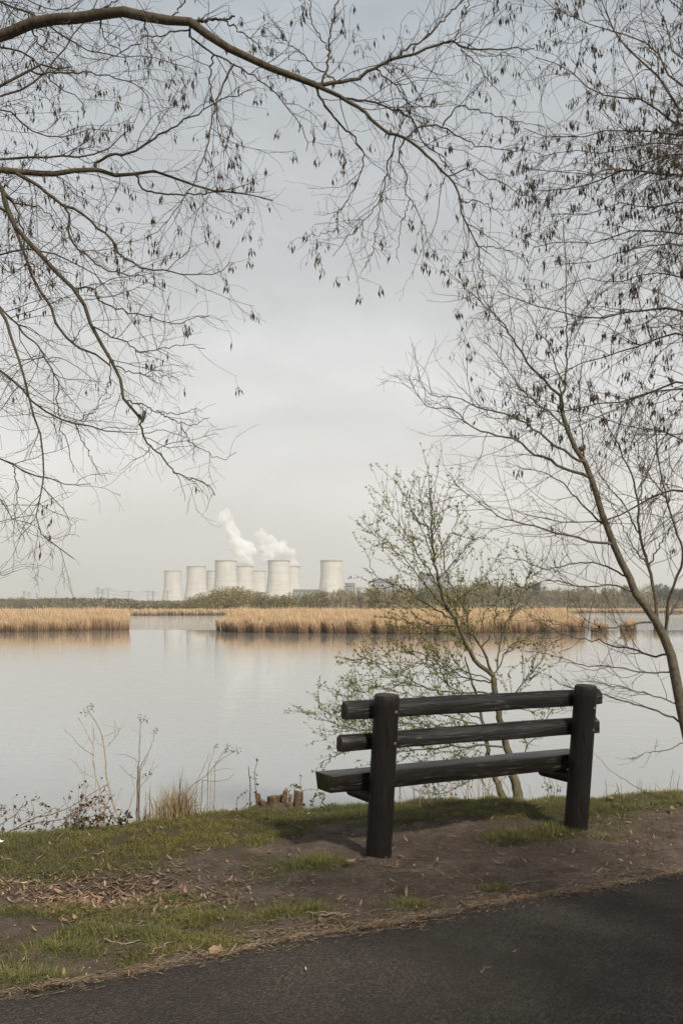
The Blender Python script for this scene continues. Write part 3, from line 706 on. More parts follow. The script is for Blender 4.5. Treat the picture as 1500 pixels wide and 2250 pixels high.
# ------------------------------------------------------------------ reeds
def reeds(name, pts2, hgt_, width, label=None, cat=None, group=None, kind='stuff', lean=0.11, rise=None):
    """pts2 (n,2) stems standing in the water; every stem a bent strip with a plume"""
    n = len(pts2); hgt = hgt_ if rise is None else hgt_ * (0.66 + 0.36 * np.clip(rise / 7.0, 0, 1)); h_ = hgt * rng.uniform(0.58, 1.06, n) * (0.66 + 0.62 * fbm(pts2[:, 0], pts2[:, 1], 0.55, 3)); yaw = rng.uniform(0, 2 * PI, n)
    ln = rng.normal(0, lean, (n, 2)) + np.array((-0.05, 0)); w = width * rng.uniform(.6, 1.4, n)
    h_ = h_ * np.where(rng.random(n) < .05, 1.18, 1.0)
    base = np.concatenate([pts2, np.full((n, 1), WATER - 0.15)], 1)
    sx = np.stack([np.cos(yaw), np.sin(yaw), 0 * yaw], 1)
    def lv(f, wf):
        c = base + np.concatenate([ln * (h_ * f ** 1.7)[:, None], (h_ * f)[:, None]], 1); return [c - sx * (w * wf)[:, None], c + sx * (w * wf)[:, None]]
    Vq = np.stack(lv(0, .5) + lv(.45, .45) + lv(.82, .6) + lv(1.0, .18), 1)
    b = (np.arange(n) * 8)[:, None, None]; q = np.array([[0, 1, 3, 2], [2, 3, 5, 4], [4, 5, 7, 6]])[None]
    straw = np.array((0.62, 0.46, 0.285)) * rng.uniform(.7, 1.22, (n, 1)) * np.array([[1, 1, 1]]); straw[:, 2] *= rng.uniform(.85, 1.15, n)
    brown = np.array((0.29, 0.17, 0.09)) * rng.uniform(.6, 1.3, (n, 1)); mid = straw * .30 + brown * .70
    c = np.stack([brown * .55, brown * .55, mid, mid, straw, straw, straw * 1.12, straw * 1.12], 1)
    o = obj(name, make_mesh(name, Vq.reshape(-1, 3), (b + q).reshape(-1, 4), smooth=False, col=c.reshape(-1, 3)), M['reed'])
    return tag(o, label, cat, group, kind)
def wpx(px, py):        # point on the water at a pixel
    Y = F * (CAMZ - WATER) / (py - YH); return np.array(((px - CX) / F * Y, Y))
def bed(front, depth, n, jag=1.5, splay=False):
    """front: pixels of the water line; stems from there back by depth metres, denser at the front"""
    f = np.array([wpx(*p) for p in front]); s = np.concatenate([[0], np.cumsum(np.linalg.norm(np.diff(f, axis=0), axis=1))])
    u = rng.uniform(0, s[-1], n); x = np.interp(u, s, f[:, 0]); y = np.interp(u, s, f[:, 1])
    j_ = jag * (fbm(x, x * 0, 0.6, 3) - 0.5) * 2
    dy = j_ + depth * rng.random(n) ** 1.6 + 0.9 * (vnoise(x, y, .9) - .5) * 2
    return np.stack([x * (1 + dy / y) if splay else x, y + dy, dy - j_], 1)
isl = [(486, 1387), (520, 1390), (600, 1391), (700, 1392), (800, 1393), (900, 1393.5), (1000, 1393), (1080, 1391), (1180, 1391), (1285, 1389)]
p1 = bed(isl, 30, 100000); k_ = rng.random(len(p1)) < np.where(p1[:, 0] < wpx(486, 1387)[0] + 1.5, .6, 1); reeds('reed_bed', p1[k_][:, :2], 2.75, .034, rise=p1[k_][:, 2])
p2 = bed([(-420, 1386), (-200, 1388), (0, 1389), (100, 1388), (200, 1386), (283, 1384)], 32, 76000, splay=True); reeds('reed_bed', p2[:, :2], 2.75, .034, rise=p2[:, 2])
p3 = bed([(-900, 1353.5), (100, 1353.5), (285, 1353), (480, 1352.5), (700, 1352), (860, 1352.5), (950, 1350.5), (1100, 1348.5), (1300, 1347.2), (1500, 1347), (2200, 1347)], 30, 60000, 3); reeds('far_reeds', p3[:, :2], 2.6, .2)
def clump(px0, px1, py, n, label):
    a = wpx(px0, py); c = wpx(px1, py); pp = np.stack([rng.uniform(a[0], c[0], n), a[1] + rng.uniform(-.6, .6, n)], 1)
    reeds('reed_clump', pp, 1.5 if px0 > 1000 else 1.7, .035, label, 'reeds', 'small reed clumps standing alone in the lake', None, .08)
clump(476, 483, 1386, 240, 'tiny tuft of reeds alone at the left tip of the long reed island')
clump(1300, 1334, 1389, 700, 'reed clump just past the right end of the long reed island')
clump(1364, 1396, 1387, 620, 'reed clump left of the leaning slender trunk')
clump(1438, 1448, 1386, 200, 'smallest reed clump close behind the leaning slender trunk')

# ------------------------------------------------------------------ bench
L0 = np.array((*gp(829, 1879),)); R0 = np.array((*gp(1262, 1819),))
ub = nrm(R0 - L0); nb = np.array((ub[1], -ub[0]))          # nb: towards the path (the bench's back)
SPAN = np.linalg.norm(R0 - L0)
bench = thing('park_bench', 'dark brown log bench with two round posts facing the lake', 'bench', (L0[0], L0[1], 0), math.atan2(ub[1], ub[0]))
# local axes: x along the bench, -y towards the camera, +y towards the lake
LEAN = math.tan(R_(6.5)); PR = 0.082; PH = 1.012
def log(P0, P1, r0, r1, n=28, k=22, seed=0, topbevel=True):
    r = np.random.default_rng(seed); P0 = np.array(P0, float); P1 = np.array(P1, float); ax = nrm(P1 - P0)
    a = np.array((0, 0, 1.0)) if abs(ax[2]) < .8 else np.array((0, 1.0, 0)); U = nrm(np.cross(a, ax)); W = np.cross(ax, U)
    ts_ = np.concatenate([np.linspace(0, .985, k), [1.0]]); an = np.arange(n) * 2 * PI / n
    ph = r.uniform(0, 6, 4); V = []
    for t in ts_:
        rad = (r0 + (r1 - r0) * t) * (1 - (.1 if (t == 1.0 and topbevel) else 0)) * (1 + .012 * np.sin(2 * an + ph[0] + t * 2) + .008 * np.sin(5 * an + ph[1] + t * 3) + .006 * np.sin(9 * an + ph[2] + 1.5 * t))
        V.append(P0 + (P1 - P0) * t + (rad * np.cos(an))[:, None] * U + (rad * np.sin(an))[:, None] * W)
    K = len(ts_); V = np.array(V).reshape(-1, 3); i = np.arange(K - 1)[:, None] * n; j = np.arange(n)[None]; j2 = (j + 1) % n
    Q = np.stack([i + j, i + j2, i + n + j2, i + n + j], -1).reshape(-1, 4)
    return V, Q, n, K, P0, P1
def log_obj(name, args, mat, endmat, parent, flip=False):
    V, Q, n, K, P0, P1 = args
    V2 = np.vstack([V, P0, P1]); o0 = (K - 1) * n; T = []
    for j in range(n):
        T.append((len(V), (j + 1) % n, j)); T.append((len(V) + 1, o0 + j, o0 + (j + 1) % n))
    me = make_mesh(name, V2, Q, T, smooth=True); me.materials.append(mat); me.materials.append(endmat)
    mi = np.zeros(len(Q) + len(T), np.int32); mi[len(Q):] = 1; me.polygons.foreach_set('material_index', mi)
    sm = np.ones(len(Q) + len(T), bool); sm[len(Q):] = False; me.polygons.foreach_set('use_smooth', sm)
    return obj(name, me, None, parent)
for k, x in enumerate((0.0, SPAN)):
    po = log_obj('post', log((x, 0, -0.12), (x, -LEAN * PH, PH if k == 0 else PH - .004), PR * 1.0, PR * .97, seed=5 + k), M['post'], M['endgrain'], bench)
    so = log_obj('seat_support', log((x + (.0 if k == 0 else -.01), 0.06 - LEAN * .36, .355), (x + (.0 if k == 0 else -.01), 0.335, .357), .045, .043, 16, 8, seed=9 + k), M['post'], M['endgrain'], bench)
def beam(name, x0, x1, prof_, mat, endmat, parent, seed, wob=.004):
    """prof_: (y, z) corners of the section, extruded along x with a slightly uneven hand-cut surface"""
    r = np.random.default_rng(seed); n = len(prof_); pr = np.array(prof_, float); k = 30; xs = np.linspace(x0, x1, k); ph = r.uniform(0, 6, (n, 2)); V = []
    for x in xs:
        p = pr + wob * np.stack([np.sin(x * 2.1 + ph[:, 0]) + .4 * np.sin(x * 9 + ph[:, 1]), np.sin(x * 1.7 + ph[:, 1]) + .4 * np.sin(x * 8 + ph[:, 0])], 1)
        V.append(np.concatenate([np.full((n, 1), x), p], 1))
    V = np.array(V).reshape(-1, 3); i = np.arange(k - 1)[:, None] * n; j = np.arange(n)[None]; j2 = (j + 1) % n
    Q = np.stack([i + j, i + n + j, i + n + j2, i + j2], -1).reshape(-1, 4); c0 = len(V); V = np.vstack([V, V[:n].mean(0), V[-n:].mean(0)]); T = []
    for q in range(n): T.append((c0, q, (q + 1) % n)); T.append((c0 + 1, (k - 1) * n + (q + 1) % n, (k - 1) * n + q))
    me = make_mesh(name, V, Q, T, smooth=False); me.materials.append(mat); me.materials.append(endmat)
    mi = np.zeros(len(Q) + len(T), np.int32); mi[len(Q):] = 1; me.polygons.foreach_set('material_index', mi)
    o = obj(name, me, None, parent); bv = o.modifiers.new('edge', 'BEVEL'); bv.width = .006; bv.segments = 2; bv.limit_method = 'ANGLE'; bv.angle_limit = R_(25)
    return o
def rail_prof(zc, hh=.118, dd=.085):
    yb = PR - .012 - LEAN * zc          # back face set a little into the posts' front
    z0, z1 = zc - hh / 2, zc + hh / 2
    return [(yb, z0 + .008), (yb, z1 - .038), (yb + .034, z1 - .004), (yb + .055, z1), (yb + dd * .95, z1 - .028), (yb + dd, z0 + .02), (yb + dd * .8, z0)]
BENCH = bench
RZ = (0.913, 0.710)
rl = beam('backrest_rail', -.235, SPAN + .235, rail_prof(RZ[0]), M['timber'], M['endgrain'], bench, 21)
rl = beam('backrest_rail', -.255, SPAN + .225, rail_prof(RZ[1]), M['timber'], M['endgrain'], bench, 22)
seat_y0 = PR - LEAN * .43 + .004
seat = beam('seat', -.305, SPAN + .17, [(seat_y0 + .02, .402), (seat_y0, .512), (seat_y0 + .225, .512), (seat_y0 + .195, .402)], M['timber'], M['moss'], bench, 23, .003)
for x, z in ((0.025, RZ[0] - .005), (0.03, RZ[1] + .002), (SPAN + .02, RZ[0] - .06), (SPAN + .025, RZ[1] - .01)):
    yb = -LEAN * z - math.sqrt(max(PR ** 2 - (x % SPAN if x < 1 else x - SPAN) ** 2, 0))
    Vb, Qb, Tb = tubes([[(x, yb + .01, z), (x, yb - .004, z)]], [[.011, .011]], 10, True)
    obj('bolt', make_mesh('bolt', Vb, Qb, Tb, smooth=False), M['bolt'], bench)

# ------------------------------------------------------------------ near trees
def grow(r, S0, D0, Ln, k, wob, trop, tw):
    n = len(S0); P = np.zeros((n, k, 3)); P[:, 0] = S0; d = D0.copy(); st = (Ln / (k - 1))[:, None]
    for q in range(1, k):
        d = nrm(d + r.normal(size=(n, 3)) * wob + trop * tw); P[:, q] = P[:, q - 1] + d * st
    return P
def spawn(r, P, R, dens, tmin=0.1, ang=(50, 12), flat=0.75, tmax=1.0, up=0.0):
    """children along polylines: returns start, direction, parent radius, t, parent length, parent index"""
    n, k, _ = P.shape; ln = np.linalg.norm(np.diff(P, axis=1), axis=2).sum(1)
    cnt = r.poisson(ln * dens * (tmax - tmin)); idx = np.repeat(np.arange(n), cnt); m = len(idx)
    t = r.uniform(tmin, tmax, m); f = t * (k - 1); i0 = np.minimum(f.astype(int), k - 2); fr = (f - i0)[:, None]
    S0 = P[idx, i0] * (1 - fr) + P[idx, i0 + 1] * fr; T = nrm(P[idx, i0 + 1] - P[idx, i0])
    Rp = R[idx, i0] * (1 - fr[:, 0]) + R[idx, i0 + 1] * fr[:, 0]
    nn = r.normal(size=(m, 3)) * np.array((1, flat, 1)) + np.array((0, 0, up)); nn = nrm(nn - (nn * T).sum(1, keepdims=True) * T)
    a = np.radians(r.normal(ang[0], ang[1], m))[:, None]
    return S0, nrm(T * np.cos(a) + nn * np.sin(a)), Rp, t, ln[idx], idx
def taper(r0, r1, k): return r0[:, None] + (np.asarray(r1)[:, None] - r0[:, None]) * np.linspace(0, 1, k)[None]

def trace(branches, r, dspread=0.25, k=26, jit=0.006):
    """branches: (list of pixels, width at start, width at end[, depth at start, depth at end]); a branch that starts on an earlier one takes its depth"""
    done = []; px_all = []; dep_all = []
    for br in branches:
        pts, w0, w1 = br[0], br[1], br[2]; p0 = np.array(pts[0], float); d0 = br[3] if len(br) > 3 else None; d1 = br[4] if len(br) > 4 else None
        if d0 is None:
            pa = np.concatenate(px_all); da = np.concatenate(dep_all); i_ = np.argmin(((pa - p0) ** 2).sum(1)); d0 = da[i_]
            if np.linalg.norm(pa[i_] - p0) < 30: pts = [tuple(pa[i_])] + list(pts[1:])
        q = spline(pts, k); l = np.linalg.norm(np.diff(q, axis=0), axis=1).sum() / F * d0
        if d1 is None: d1 = d0 + r.normal(0, dspread) * l
        t = np.linspace(0, 1, k); dep = d0 + (d1 - d0) * t + np.sin(t * PI * r.uniform(.7, 2)) * r.normal(0, .05) * l
        px_all.append(q); dep_all.append(dep)
        P = np.stack([(q[:, 0] - CX) / F * dep, dep, CAMZ + (YH - q[:, 1]) / F * dep], 1)
        nn = r.normal(size=(k, 3)) * jit; nn[0] = 0; P = P + nn
        wpx_ = np.interp(t, np.linspace(0, 1, len(w0)), w0) if isinstance(w0, (list, tuple)) else w0 + (w1 - w0) * t ** .8
        done.append((P, wpx_ / 2 / F * dep))
    return done

def key_mesh(r, n, size):
    """a hanging bunch of n winged seeds"""
    mb = MB()
    for q in range(n):
        L_ = size * r.uniform(.55, 1.3); w = L_ * r.uniform(.10, .16); stalk = size * r.uniform(.1, .9); o = np.array((r.normal() * size * .32, r.normal() * size * .32, -stalk))
        d = nrm(np.array((r.normal() * .22, r.normal() * .22, -1.0))); a = r.uniform(0, 2 * PI); s = np.array((math.cos(a), math.sin(a), 0)); f = np.array((-s[1], s[0], 0)) * .35
        c = np.array((0.105, 0.078, 0.058)) * r.uniform(.55, 1.5)
        V = [o, o + d * L_ * .35 + s * w, o + d * L_ * .35 + f * w, o + d * L_ * .35 - s * w, o + d * L_ * .35 - f * w, o + d * L_]
        mb.add(V, T=[(0, 1, 2), (0, 2, 3), (0, 3, 4), (0, 4, 1), (5, 2, 1), (5, 3, 2), (5, 4, 3), (5, 1, 4)], col=c)
        Vs_, Qs_, _ = tubes([[(0, 0, 0), tuple(o)]], [[.0008, .0006]], 3); mb.add(Vs_, Qs_, col=(0.08, 0.06, 0.045))
    return mb
def bunches(parent, spots, seed, size, nmax=300):
    r = np.random.default_rng(seed); protos = [key_mesh(r, int(r.integers(1, 9)), size) for _ in range(12)]; mes = [p.mesh('seed_bunch') for p in protos]
    for m_ in mes: m_.materials.append(M['seed'])
    order = np.argsort(spots[:, 1]) ; vis = []
    X = CX + spots[:, 0] / spots[:, 1] * F; Yp = YH - (spots[:, 2] - CAMZ) / spots[:, 1] * F
    inside = (X > 0) & (X < 1500) & (Yp > 0) & (Yp < 2250); order = np.concatenate([order[inside[order]], order[~inside[order]]])
    for i_ in order[:nmax]:
        o = obj('seed_bunch', mes[r.integers(0, 12)], None, parent, Vector(spots[i_]) - parent.location); o.rotation_euler = (0, 0, r.uniform(0, 6.28))
    mb = MB()
    cat = [(np.concatenate(p.V), np.concatenate(p.Q), np.concatenate(p.T), np.concatenate(p.C)) for p in protos]
    for i_ in order[nmax:]:
        V, Q, T, C = cat[r.integers(0, 12)]; a = r.uniform(0, 6.28); c, s = math.cos(a), math.sin(a)
        mb.add(V @ np.array([[c, s, 0], [-s, c, 0], [0, 0, 1]]) + spots[i_] - np.array(parent.location), Q, T, C)
    if mb.n: tag(mb.build('seed_bunches', M['seed'], parent), kind='stuff')

def build_tree(root, traced, r, mats, lv, names=('branch', 'twigs'), sides=8, seeds=None):
    """traced limbs as parts, each with the twigs that grow from it; lv = list of level settings"""
    org = np.array(root.location); ends = []; tw_all = []
    for bi, (P, R) in enumerate(traced):
        V, Q, _ = tubes([P - org], [R], sides if R[0] > .006 else 5)
        b_ = obj(names[0], make_mesh(names[0], V, Q), mats[0], root)
        cur = [(P[None], R[None])]; mb = MB()
        for li, c in enumerate(lv):
            nxt = []
            for (Pp, Rp) in cur:
                S0, D, rp, t, pl, ix = spawn(r, Pp, Rp, c['dens'], c.get('tmin', .1), c.get('ang', (48, 14)), c.get('flat', .8), up=c.get('up', 0))
                if not len(S0): continue
                if 'clip' in c:
                    ok = c['clip'](S0); S0, D, rp, t, pl = S0[ok], D[ok], rp[ok], t[ok], pl[ok]
                    if not len(S0): continue
                ln = r.uniform(*c['len'], len(S0)) * (1 - c.get('tl', .45) * t) * np.clip(pl / c.get('ref', .8), .35, 1.25)
                r0 = np.minimum(np.maximum(rp * .7, c['r'][1]), c['r'][0]); r1 = np.full(len(S0), c['r'][1])
                Pc = grow(r, S0, D, ln, c['k'], c.get('wob', .12), np.array(c.get('trop', (0, 0, -1.0))), c.get('tw', .05)); Rc = taper(r0, np.minimum(r1, r0), c['k'])
                V, Q, _ = tubes(Pc - org, Rc, c.get('s', 3)); mb.add(V, Q); nxt.append((Pc, Rc))
                if c.get('leafy'): ends.append(Pc)
            cur += nxt if c.get('keep') else []
            if not c.get('keep'): cur = nxt
        if mb.n: tag(mb.build(names[1], mats[1], b_, smooth=True), kind='stuff')
    return ends

# --- overhanging tree, trunk outside the frame on the left
A0 = at(-470, 1335, 6.25)
A = [
 ([(-470, 330), (-250, 190), (-100, 112), (0, 78), (65, 52), (145, 40), (220, 30), (290, 25), (320, 30), (370, 44), (420, 48), (450, 72), (490, 100), (530, 118), (590, 145), (650, 170), (690, 185)], [62, 45, 33, 26, 25, 24, 22, 18, 15, 13], 12, 6.25, 6.3),
 ([(690, 185), (750, 182), (815, 155), (865, 130), (940, 107), (995, 90), (1030, 103), (1085, 108), (1125, 105), (1175, 105)], 9.5, 2),
 ([(690, 185), (750, 215), (800, 245), (845, 285), (880, 300), (915, 320), (970, 370), (995, 400), (1010, 435), (1015, 475), (1035, 520), (1050, 540)], 9.5, 3),
 ([(1045, 535), (1100, 545), (1140, 565), (1170, 600)], 2.8, 1.2), ([(1048, 540), (1055, 590), (1065, 630), (1078, 690)], 2.8, 1.2),
 ([(420, 48), (445, 44), (470, 42), (495, 41), (515, 36)], 9, 4),
 ([(395, 52), (420, 80), (460, 112), (500, 132), (550, 160), (600, 200), (645, 250), (670, 300), (675, 330)], 5, 1.5),
 ([(465, 114), (460, 165), (465, 210), (475, 250), (490, 300), (492, 345)], 4, 1.3),
 ([(507, 138), (480, 210), (465, 265), (455, 320), (435, 370), (415, 420), (385, 465), (345, 505), (315, 525)], 4.5, 1.4),
 ([(300, 30), (320, 65), (327, 110), (325, 160), (318, 190)], 3.5, 1.2), ([(490, 46), (530, 70), (560, 92), (600, 130)], 4, 1.5),
 ([(395, 60), (330, 80), (280, 105), (225, 130), (160, 120)], 4, 1.4),
 ([(720, 184), (722, 125), (725, 75), (735, 30), (745, -20)], 5.5, 3), ([(722, 110), (690, 60), (680, 0), (690, -30)], 3, 2),
 ([(750, 182), (700, 150), (660, 115), (620, 85), (580, 60)], 4, 1.4),
 ([(695, 190), (710, 225), (730, 250), (750, 277), (775, 295), (800, 340), (785, 400), (760, 445), (740, 470)], 6, 1.5),
 ([(750, 212), (825, 227), (880, 245), (910, 270), (930, 310), (965, 345), (990, 375), (1010, 390)], 5.5, 1.6),
 ([(880, 300), (915, 280), (965, 275), (1000, 295), (1050, 320), (1095, 327), (1160, 332)], 4.5, 1.4),
 ([(970, 274), (1010, 235), (1060, 245), (1125, 265), (1195, 277)], 3.5, 1.3), ([(820, 155), (865, 185), (905, 230), (940, 235), (990, 222)], 4, 1.3),
 ([(880, 302), (875, 340), (890, 380), (895, 425), (925, 480), (945, 550)], 4, 1.3), ([(870, 300), (850, 365), (840, 425), (800, 485), (750, 535), (735, 560)], 4, 1.3),
 ([(770, 440), (740, 470), (740, 500), (700, 515), (655, 522)], 2.6, 1.1), ([(840, 430), (830, 480), (820, 540), (800, 590)], 2.4, 1.1), ([(895, 430), (880, 500), (870, 570)], 2.4, 1.1),
 ([(1010, 435), (1050, 440), (1080, 455), (1125, 462)], 3, 1.2), ([(985, 385), (1030, 370), (1070, 390), (1100, 400), (1150, 430), (1220, 440)], 3.4, 1.2),
 ([(865, 130), (940, 75), (980, 35), (1010, 5), (1040, -25)], 4.5, 2.5), ([(995, 90), (1015, 50), (1030, 0), (1035, -40)], 3, 2), ([(1000, 92), (1050, 140), (1075, 180), (1110, 215)], 3, 1.2),
 ([(-470, 560), (-250, 440), (-100, 385), (0, 370), (75, 383), (145, 375), (190, 372), (235, 382), (285, 385), (330, 372), (370, 385), (420, 405), (470, 418), (540, 425), (600, 440)], [46, 32, 22, 15, 13, 10, 6, 4, 2], 2, 6.25, 6.7),
 ([(190, 370), (215, 352), (250, 337), (275, 340), (305, 325), (345, 300), (385, 277), (425, 252), (460, 235), (500, 215), (550, 195)], 7, 1.6),
 ([(285, 385), (310, 410), (350, 425), (395, 427), (440, 425), (500, 415), (560, 395)], 5, 1.4),
 ([(30, 376), (95, 420), (132, 445), (170, 460), (200, 485), (230, 510), (245, 535), (275, 565), (305, 585), (330, 592), (370, 595), (410, 605), (470, 600), (505, 578)], 8.5, 1.4),
 ([(132, 445), (150, 475), (152, 510), (165, 540), (185, 555), (210, 580), (250, 600), (300, 605), (360, 640)], 5.5, 1.4),
 ([(-470, 640), (-250, 480), (-80, 395), (0, 405), (10, 440), (30, 490), (50, 520), (80, 550), (105, 575), (135, 610), (155, 630), (180, 665), (195, 710), (215, 725), (222, 750), (232, 780), (250, 805), (262, 830), (262, 860), (280, 885), (305, 910)], [38, 28, 18, 12, 11, 11, 10, 9, 8, 7, 6], 5, 6.25, 6.0),
 ([(305, 910), (310, 940), (322, 970), (350, 1000), (390, 1040), (425, 1052), (455, 1065), (475, 1087)], 5, 2),
 ([(220, 722), (250, 740), (280, 755), (310, 770), (350, 767), (380, 762), (415, 757), (450, 767)], 4, 1.4), ([(165, 632), (200, 630), (220, 660), (260, 680), (320, 692), (360, 707), (400, 710), (425, 697), (460, 695)], 4.5, 1.4),
 ([(250, 803), (280, 815), (310, 822), (350, 827), (382, 827)], 3.5, 1.2), ([(280, 887), (320, 892), (350, 905), (390, 910), (435, 895)], 3.6, 1.2), ([(345, 903), (380, 922), (425, 932), (460, 915)], 3, 1.2),
 ([(400, 928), (410, 960), (450, 990), (480, 1005), (500, 1007), (520, 992)], 2.6, 1.2), ([(232, 780), (240, 840), (215, 890), (180, 930)], 2.8, 1.1),
 ([(-300, 560), (-120, 480), (0, 450), (40, 520), (65, 600), (80, 620), (95, 650), (112, 680), (125, 715), (145, 745), (185, 770), (225, 785), (245, 800)], [22, 14, 9, 6.5, 6.5, 6, 6, 5, 4], 4, 6.5, 6.2),
 ([(-200, 600), (-80, 610), (0, 675), (15, 720), (35, 765), (40, 800), (55, 830), (67, 890), (75, 920), (85, 950), (92, 990), (95, 1040), (90, 1090), (82, 1150), (95, 1180), (130, 1205), (160, 1230)], [16, 10, 7, 5.5, 4.5, 3.5, 2.5, 2], 1.3, 6.4, 5.9),
 ([(0, 675), (30, 705), (65, 740), (90, 770), (110, 800), (125, 830), (127, 860), (125, 890), (135, 930), (145, 970), (165, 1040)], 5, 1.4),
 ([(-150, 700), (-60, 770), (0, 815), (40, 845), (75, 885), (110, 910), (150, 930), (180, 927), (215, 945), (250, 950), (300, 950)], [10, 7, 5.5, 4.5, 3.5, 1.5], 1.4, 6.4, 6.2),
 ([(150, 930), (190, 985), (210, 1025), (235, 1057)], 2.6, 1.1), ([(170, 928), (210, 900), (240, 870), (255, 845)], 2.4, 1.2),
 ([(-150, 880), (-60, 950), (0, 1005), (30, 1025), (75, 1045), (110, 1055), (150, 1067), (200, 1062)], [8, 5, 4, 3, 1.4], 1.4, 6.5, 6.3),
 ([(-120, 980), (-50, 1050), (0, 1100), (30, 1140), (80, 1155)], [6, 4, 2.6, 1.2], 1.2, 6.3, 6.1), ([(30, 1027), (40, 1075), (33, 1125), (43, 1165), (55, 1190)], 2.6, 1.1), ([(-120, 1230), (-40, 1255), (0, 1262), (33, 1258)], [4, 3, 1.3], 1.2, 6.3, 6.2),
 ([(-250, 420), (-100, 250), (0, 188), (50, 160), (95, 143), (125, 150), (155, 145)], [16, 10, 7, 6, 3], 3, 6.5, 6.9),
 ([(55, 158), (100, 160), (175, 160), (225, 162), (270, 175), (310, 195), (330, 225), (330, 270)], 4.5, 1.3), ([(-200, 330), (0, 212), (50, 195), (100, 160), (150, 95), (190, 40), (215, -10)], [8, 5, 4.5, 3.5, 2.5], 1.5, 6.9, 7.4),
 ([(-250, 60), (-100, 80), (0, 100), (60, 120), (130, 190), (180, 220), (190, 260)], [8, 5, 3, 1.4], 1.3, 6.8, 7.2), ([(-100, -60), (0, 5), (60, 20), (120, 65), (180, 105), (240, 120), (330, 125), (420, 150)], [7, 5, 4, 2, 1.3], 1.3, 7.0, 7.4),
 ([(-200, 480), (-60, 360), (0, 350), (60, 345), (140, 345), (200, 340), (250, 315), (290, 280)], [9, 6, 5, 4, 1.5], 1.5, 6.8, 7.2),
 ([(-120, 300), (0, 240), (60, 280), (120, 300), (200, 285), (260, 290)], [7, 4, 2.5, 1.2], 1.2, 6.9, 7.3), ([(0, 375), (15, 430), (50, 450), (90, 455), (130, 500), (150, 560)], 5, 1.3),
 ([(10, 440), (40, 470), (55, 530), (60, 580), (90, 640), (105, 660)], 4.5, 1.4), ([(-60, 560), (0, 560), (60, 545), (120, 560), (190, 590), (240, 640), (260, 680)], [6, 4, 3, 1.2], 1.2, 6.6, 6.9),
 ([(-20, -40), (60, 0), (140, 20), (200, -20)], 4, 2, 6.9, 7.2), ([(200, 35), (240, 10), (290, -25)], 4, 2), ([(350, 40), (400, 10), (440, -30)], 4, 2), ([(60, 50), (90, 100), (150, 140), (180, 200)], 4, 1.3), ([(220, 32), (230, 80), (270, 120), (290, 180)], 3.5, 1.2),
]
def to_trunk(br):          # limbs that enter the picture from the left run back to the trunk
    p = list(br[0]); x0, y0 = p[0]
    if x0 >= 0 or x0 <= -470: return br
    sl = max(-.7, min(.7, (p[1][1] - y0) / max(p[1][0] - x0, 1))); xm = (x0 - 470) / 2
    pre = [(-470, y0 - sl * (x0 + 470) * .5 + 60), (xm, y0 - sl * (x0 - xm) * .8 + 8)]
    w = br[1] if isinstance(br[1], (list, tuple)) else [br[1], br[1] * .55, br[2]]
    return (pre + p, [w[0] * 1.8, w[0] * 1.25] + list(w), br[2], 6.25, br[4] if len(br) > 4 else 6.6)
A = [to_trunk(b_) for b_ in A]
rA = np.random.default_rng(21)
tA = trace(A, rA, 0.22)
rootA = thing('overhanging_tree', 'bare tree whose thick limb arches across the top left with hanging seeds', 'tree', (A0[0], A0[1], float(ground_z(A0[0], A0[1]))))
orgA = np.array(rootA.location)
tp = np.array([(A0[0], A0[1], orgA[2] - .2), (A0[0] + .02, A0[1], 1.2), (A0[0] - .06, A0[1] + .03, 2.6), (at(-470, 330, 6.25)), (A0[0] - .25, A0[1] + .2, 6.2), (A0[0] - .1, A0[1] + .5, 8.0), (A0[0] + .1, A0[1] + .6, 9.6)])
Pt = spline(tp, 30); Rt = np.interp(np.linspace(0, 1, 30), [0, .06, .4, .5, 1], [.24, .18, .145, .10, .02])
Vt, Qt, _ = tubes([Pt - orgA], [Rt], 14); obj('trunk', make_mesh('trunk', Vt, Qt), M['bark'], rootA)
lvA = [dict(dens=7.2, len=(.35, 1.0), r=(.0031, .0012), k=10, wob=.17, tw=.03, ang=(46, 14), ref=1.3, tl=.62, tmin=.06, keep=True),
       dict(dens=8.5, len=(.10, .42), r=(.0015, .0008), k=6, wob=.24, tw=.03, ang=(48, 15), ref=.5, tl=.3, leafy=True, keep=True, tmin=.1),
       dict(dens=4.0, len=(.05, .17), r=(.0011, .0007), k=4, wob=.25, tw=.0, ang=(50, 15), ref=.25, leafy=True, tmin=.2)]
endsA = build_tree(rootA, tA, rA, (M['bark'], M['twig']), lvA, sides=10)
def tip_spots(ends, r, n, thr=.50):
    allp = [e[:, -1] for e in ends]; p = np.concatenate(allp)
    g = fbm(p[:, 0] + p[:, 2] * .7, p[:, 1] + p[:, 2], 3.0, 2); pr = np.clip((g - thr) * 8, 0.03, 1)
    ok = r.random(len(p)) < pr; p = p[ok]; return p[r.permutation(len(p))[:n]]
def infr(p, m=60):
    X = CX + p[:, 0] / p[:, 1] * F; Y = YH - (p[:, 2] - CAMZ) / p[:, 1] * F; return (X > -m) & (X < 1500 + m) & (Y > -m) & (Y < 2250)
sA = tip_spots(endsA, rA, 6000); sA = sA[infr(sA)]
# seeds hang thicker on the middle and right of the limb, thinly low on the left
Xp = CX + sA[:, 0] / sA[:, 1] * F; Yp = YH - (sA[:, 2] - CAMZ) / sA[:, 1] * F
keep = rA.random(len(sA)) < np.where(Yp > 700, .16, np.where(Xp > 450, .62, .42)); sA = sA[keep][:750]
bunches(rootA, sA, 31, .042)

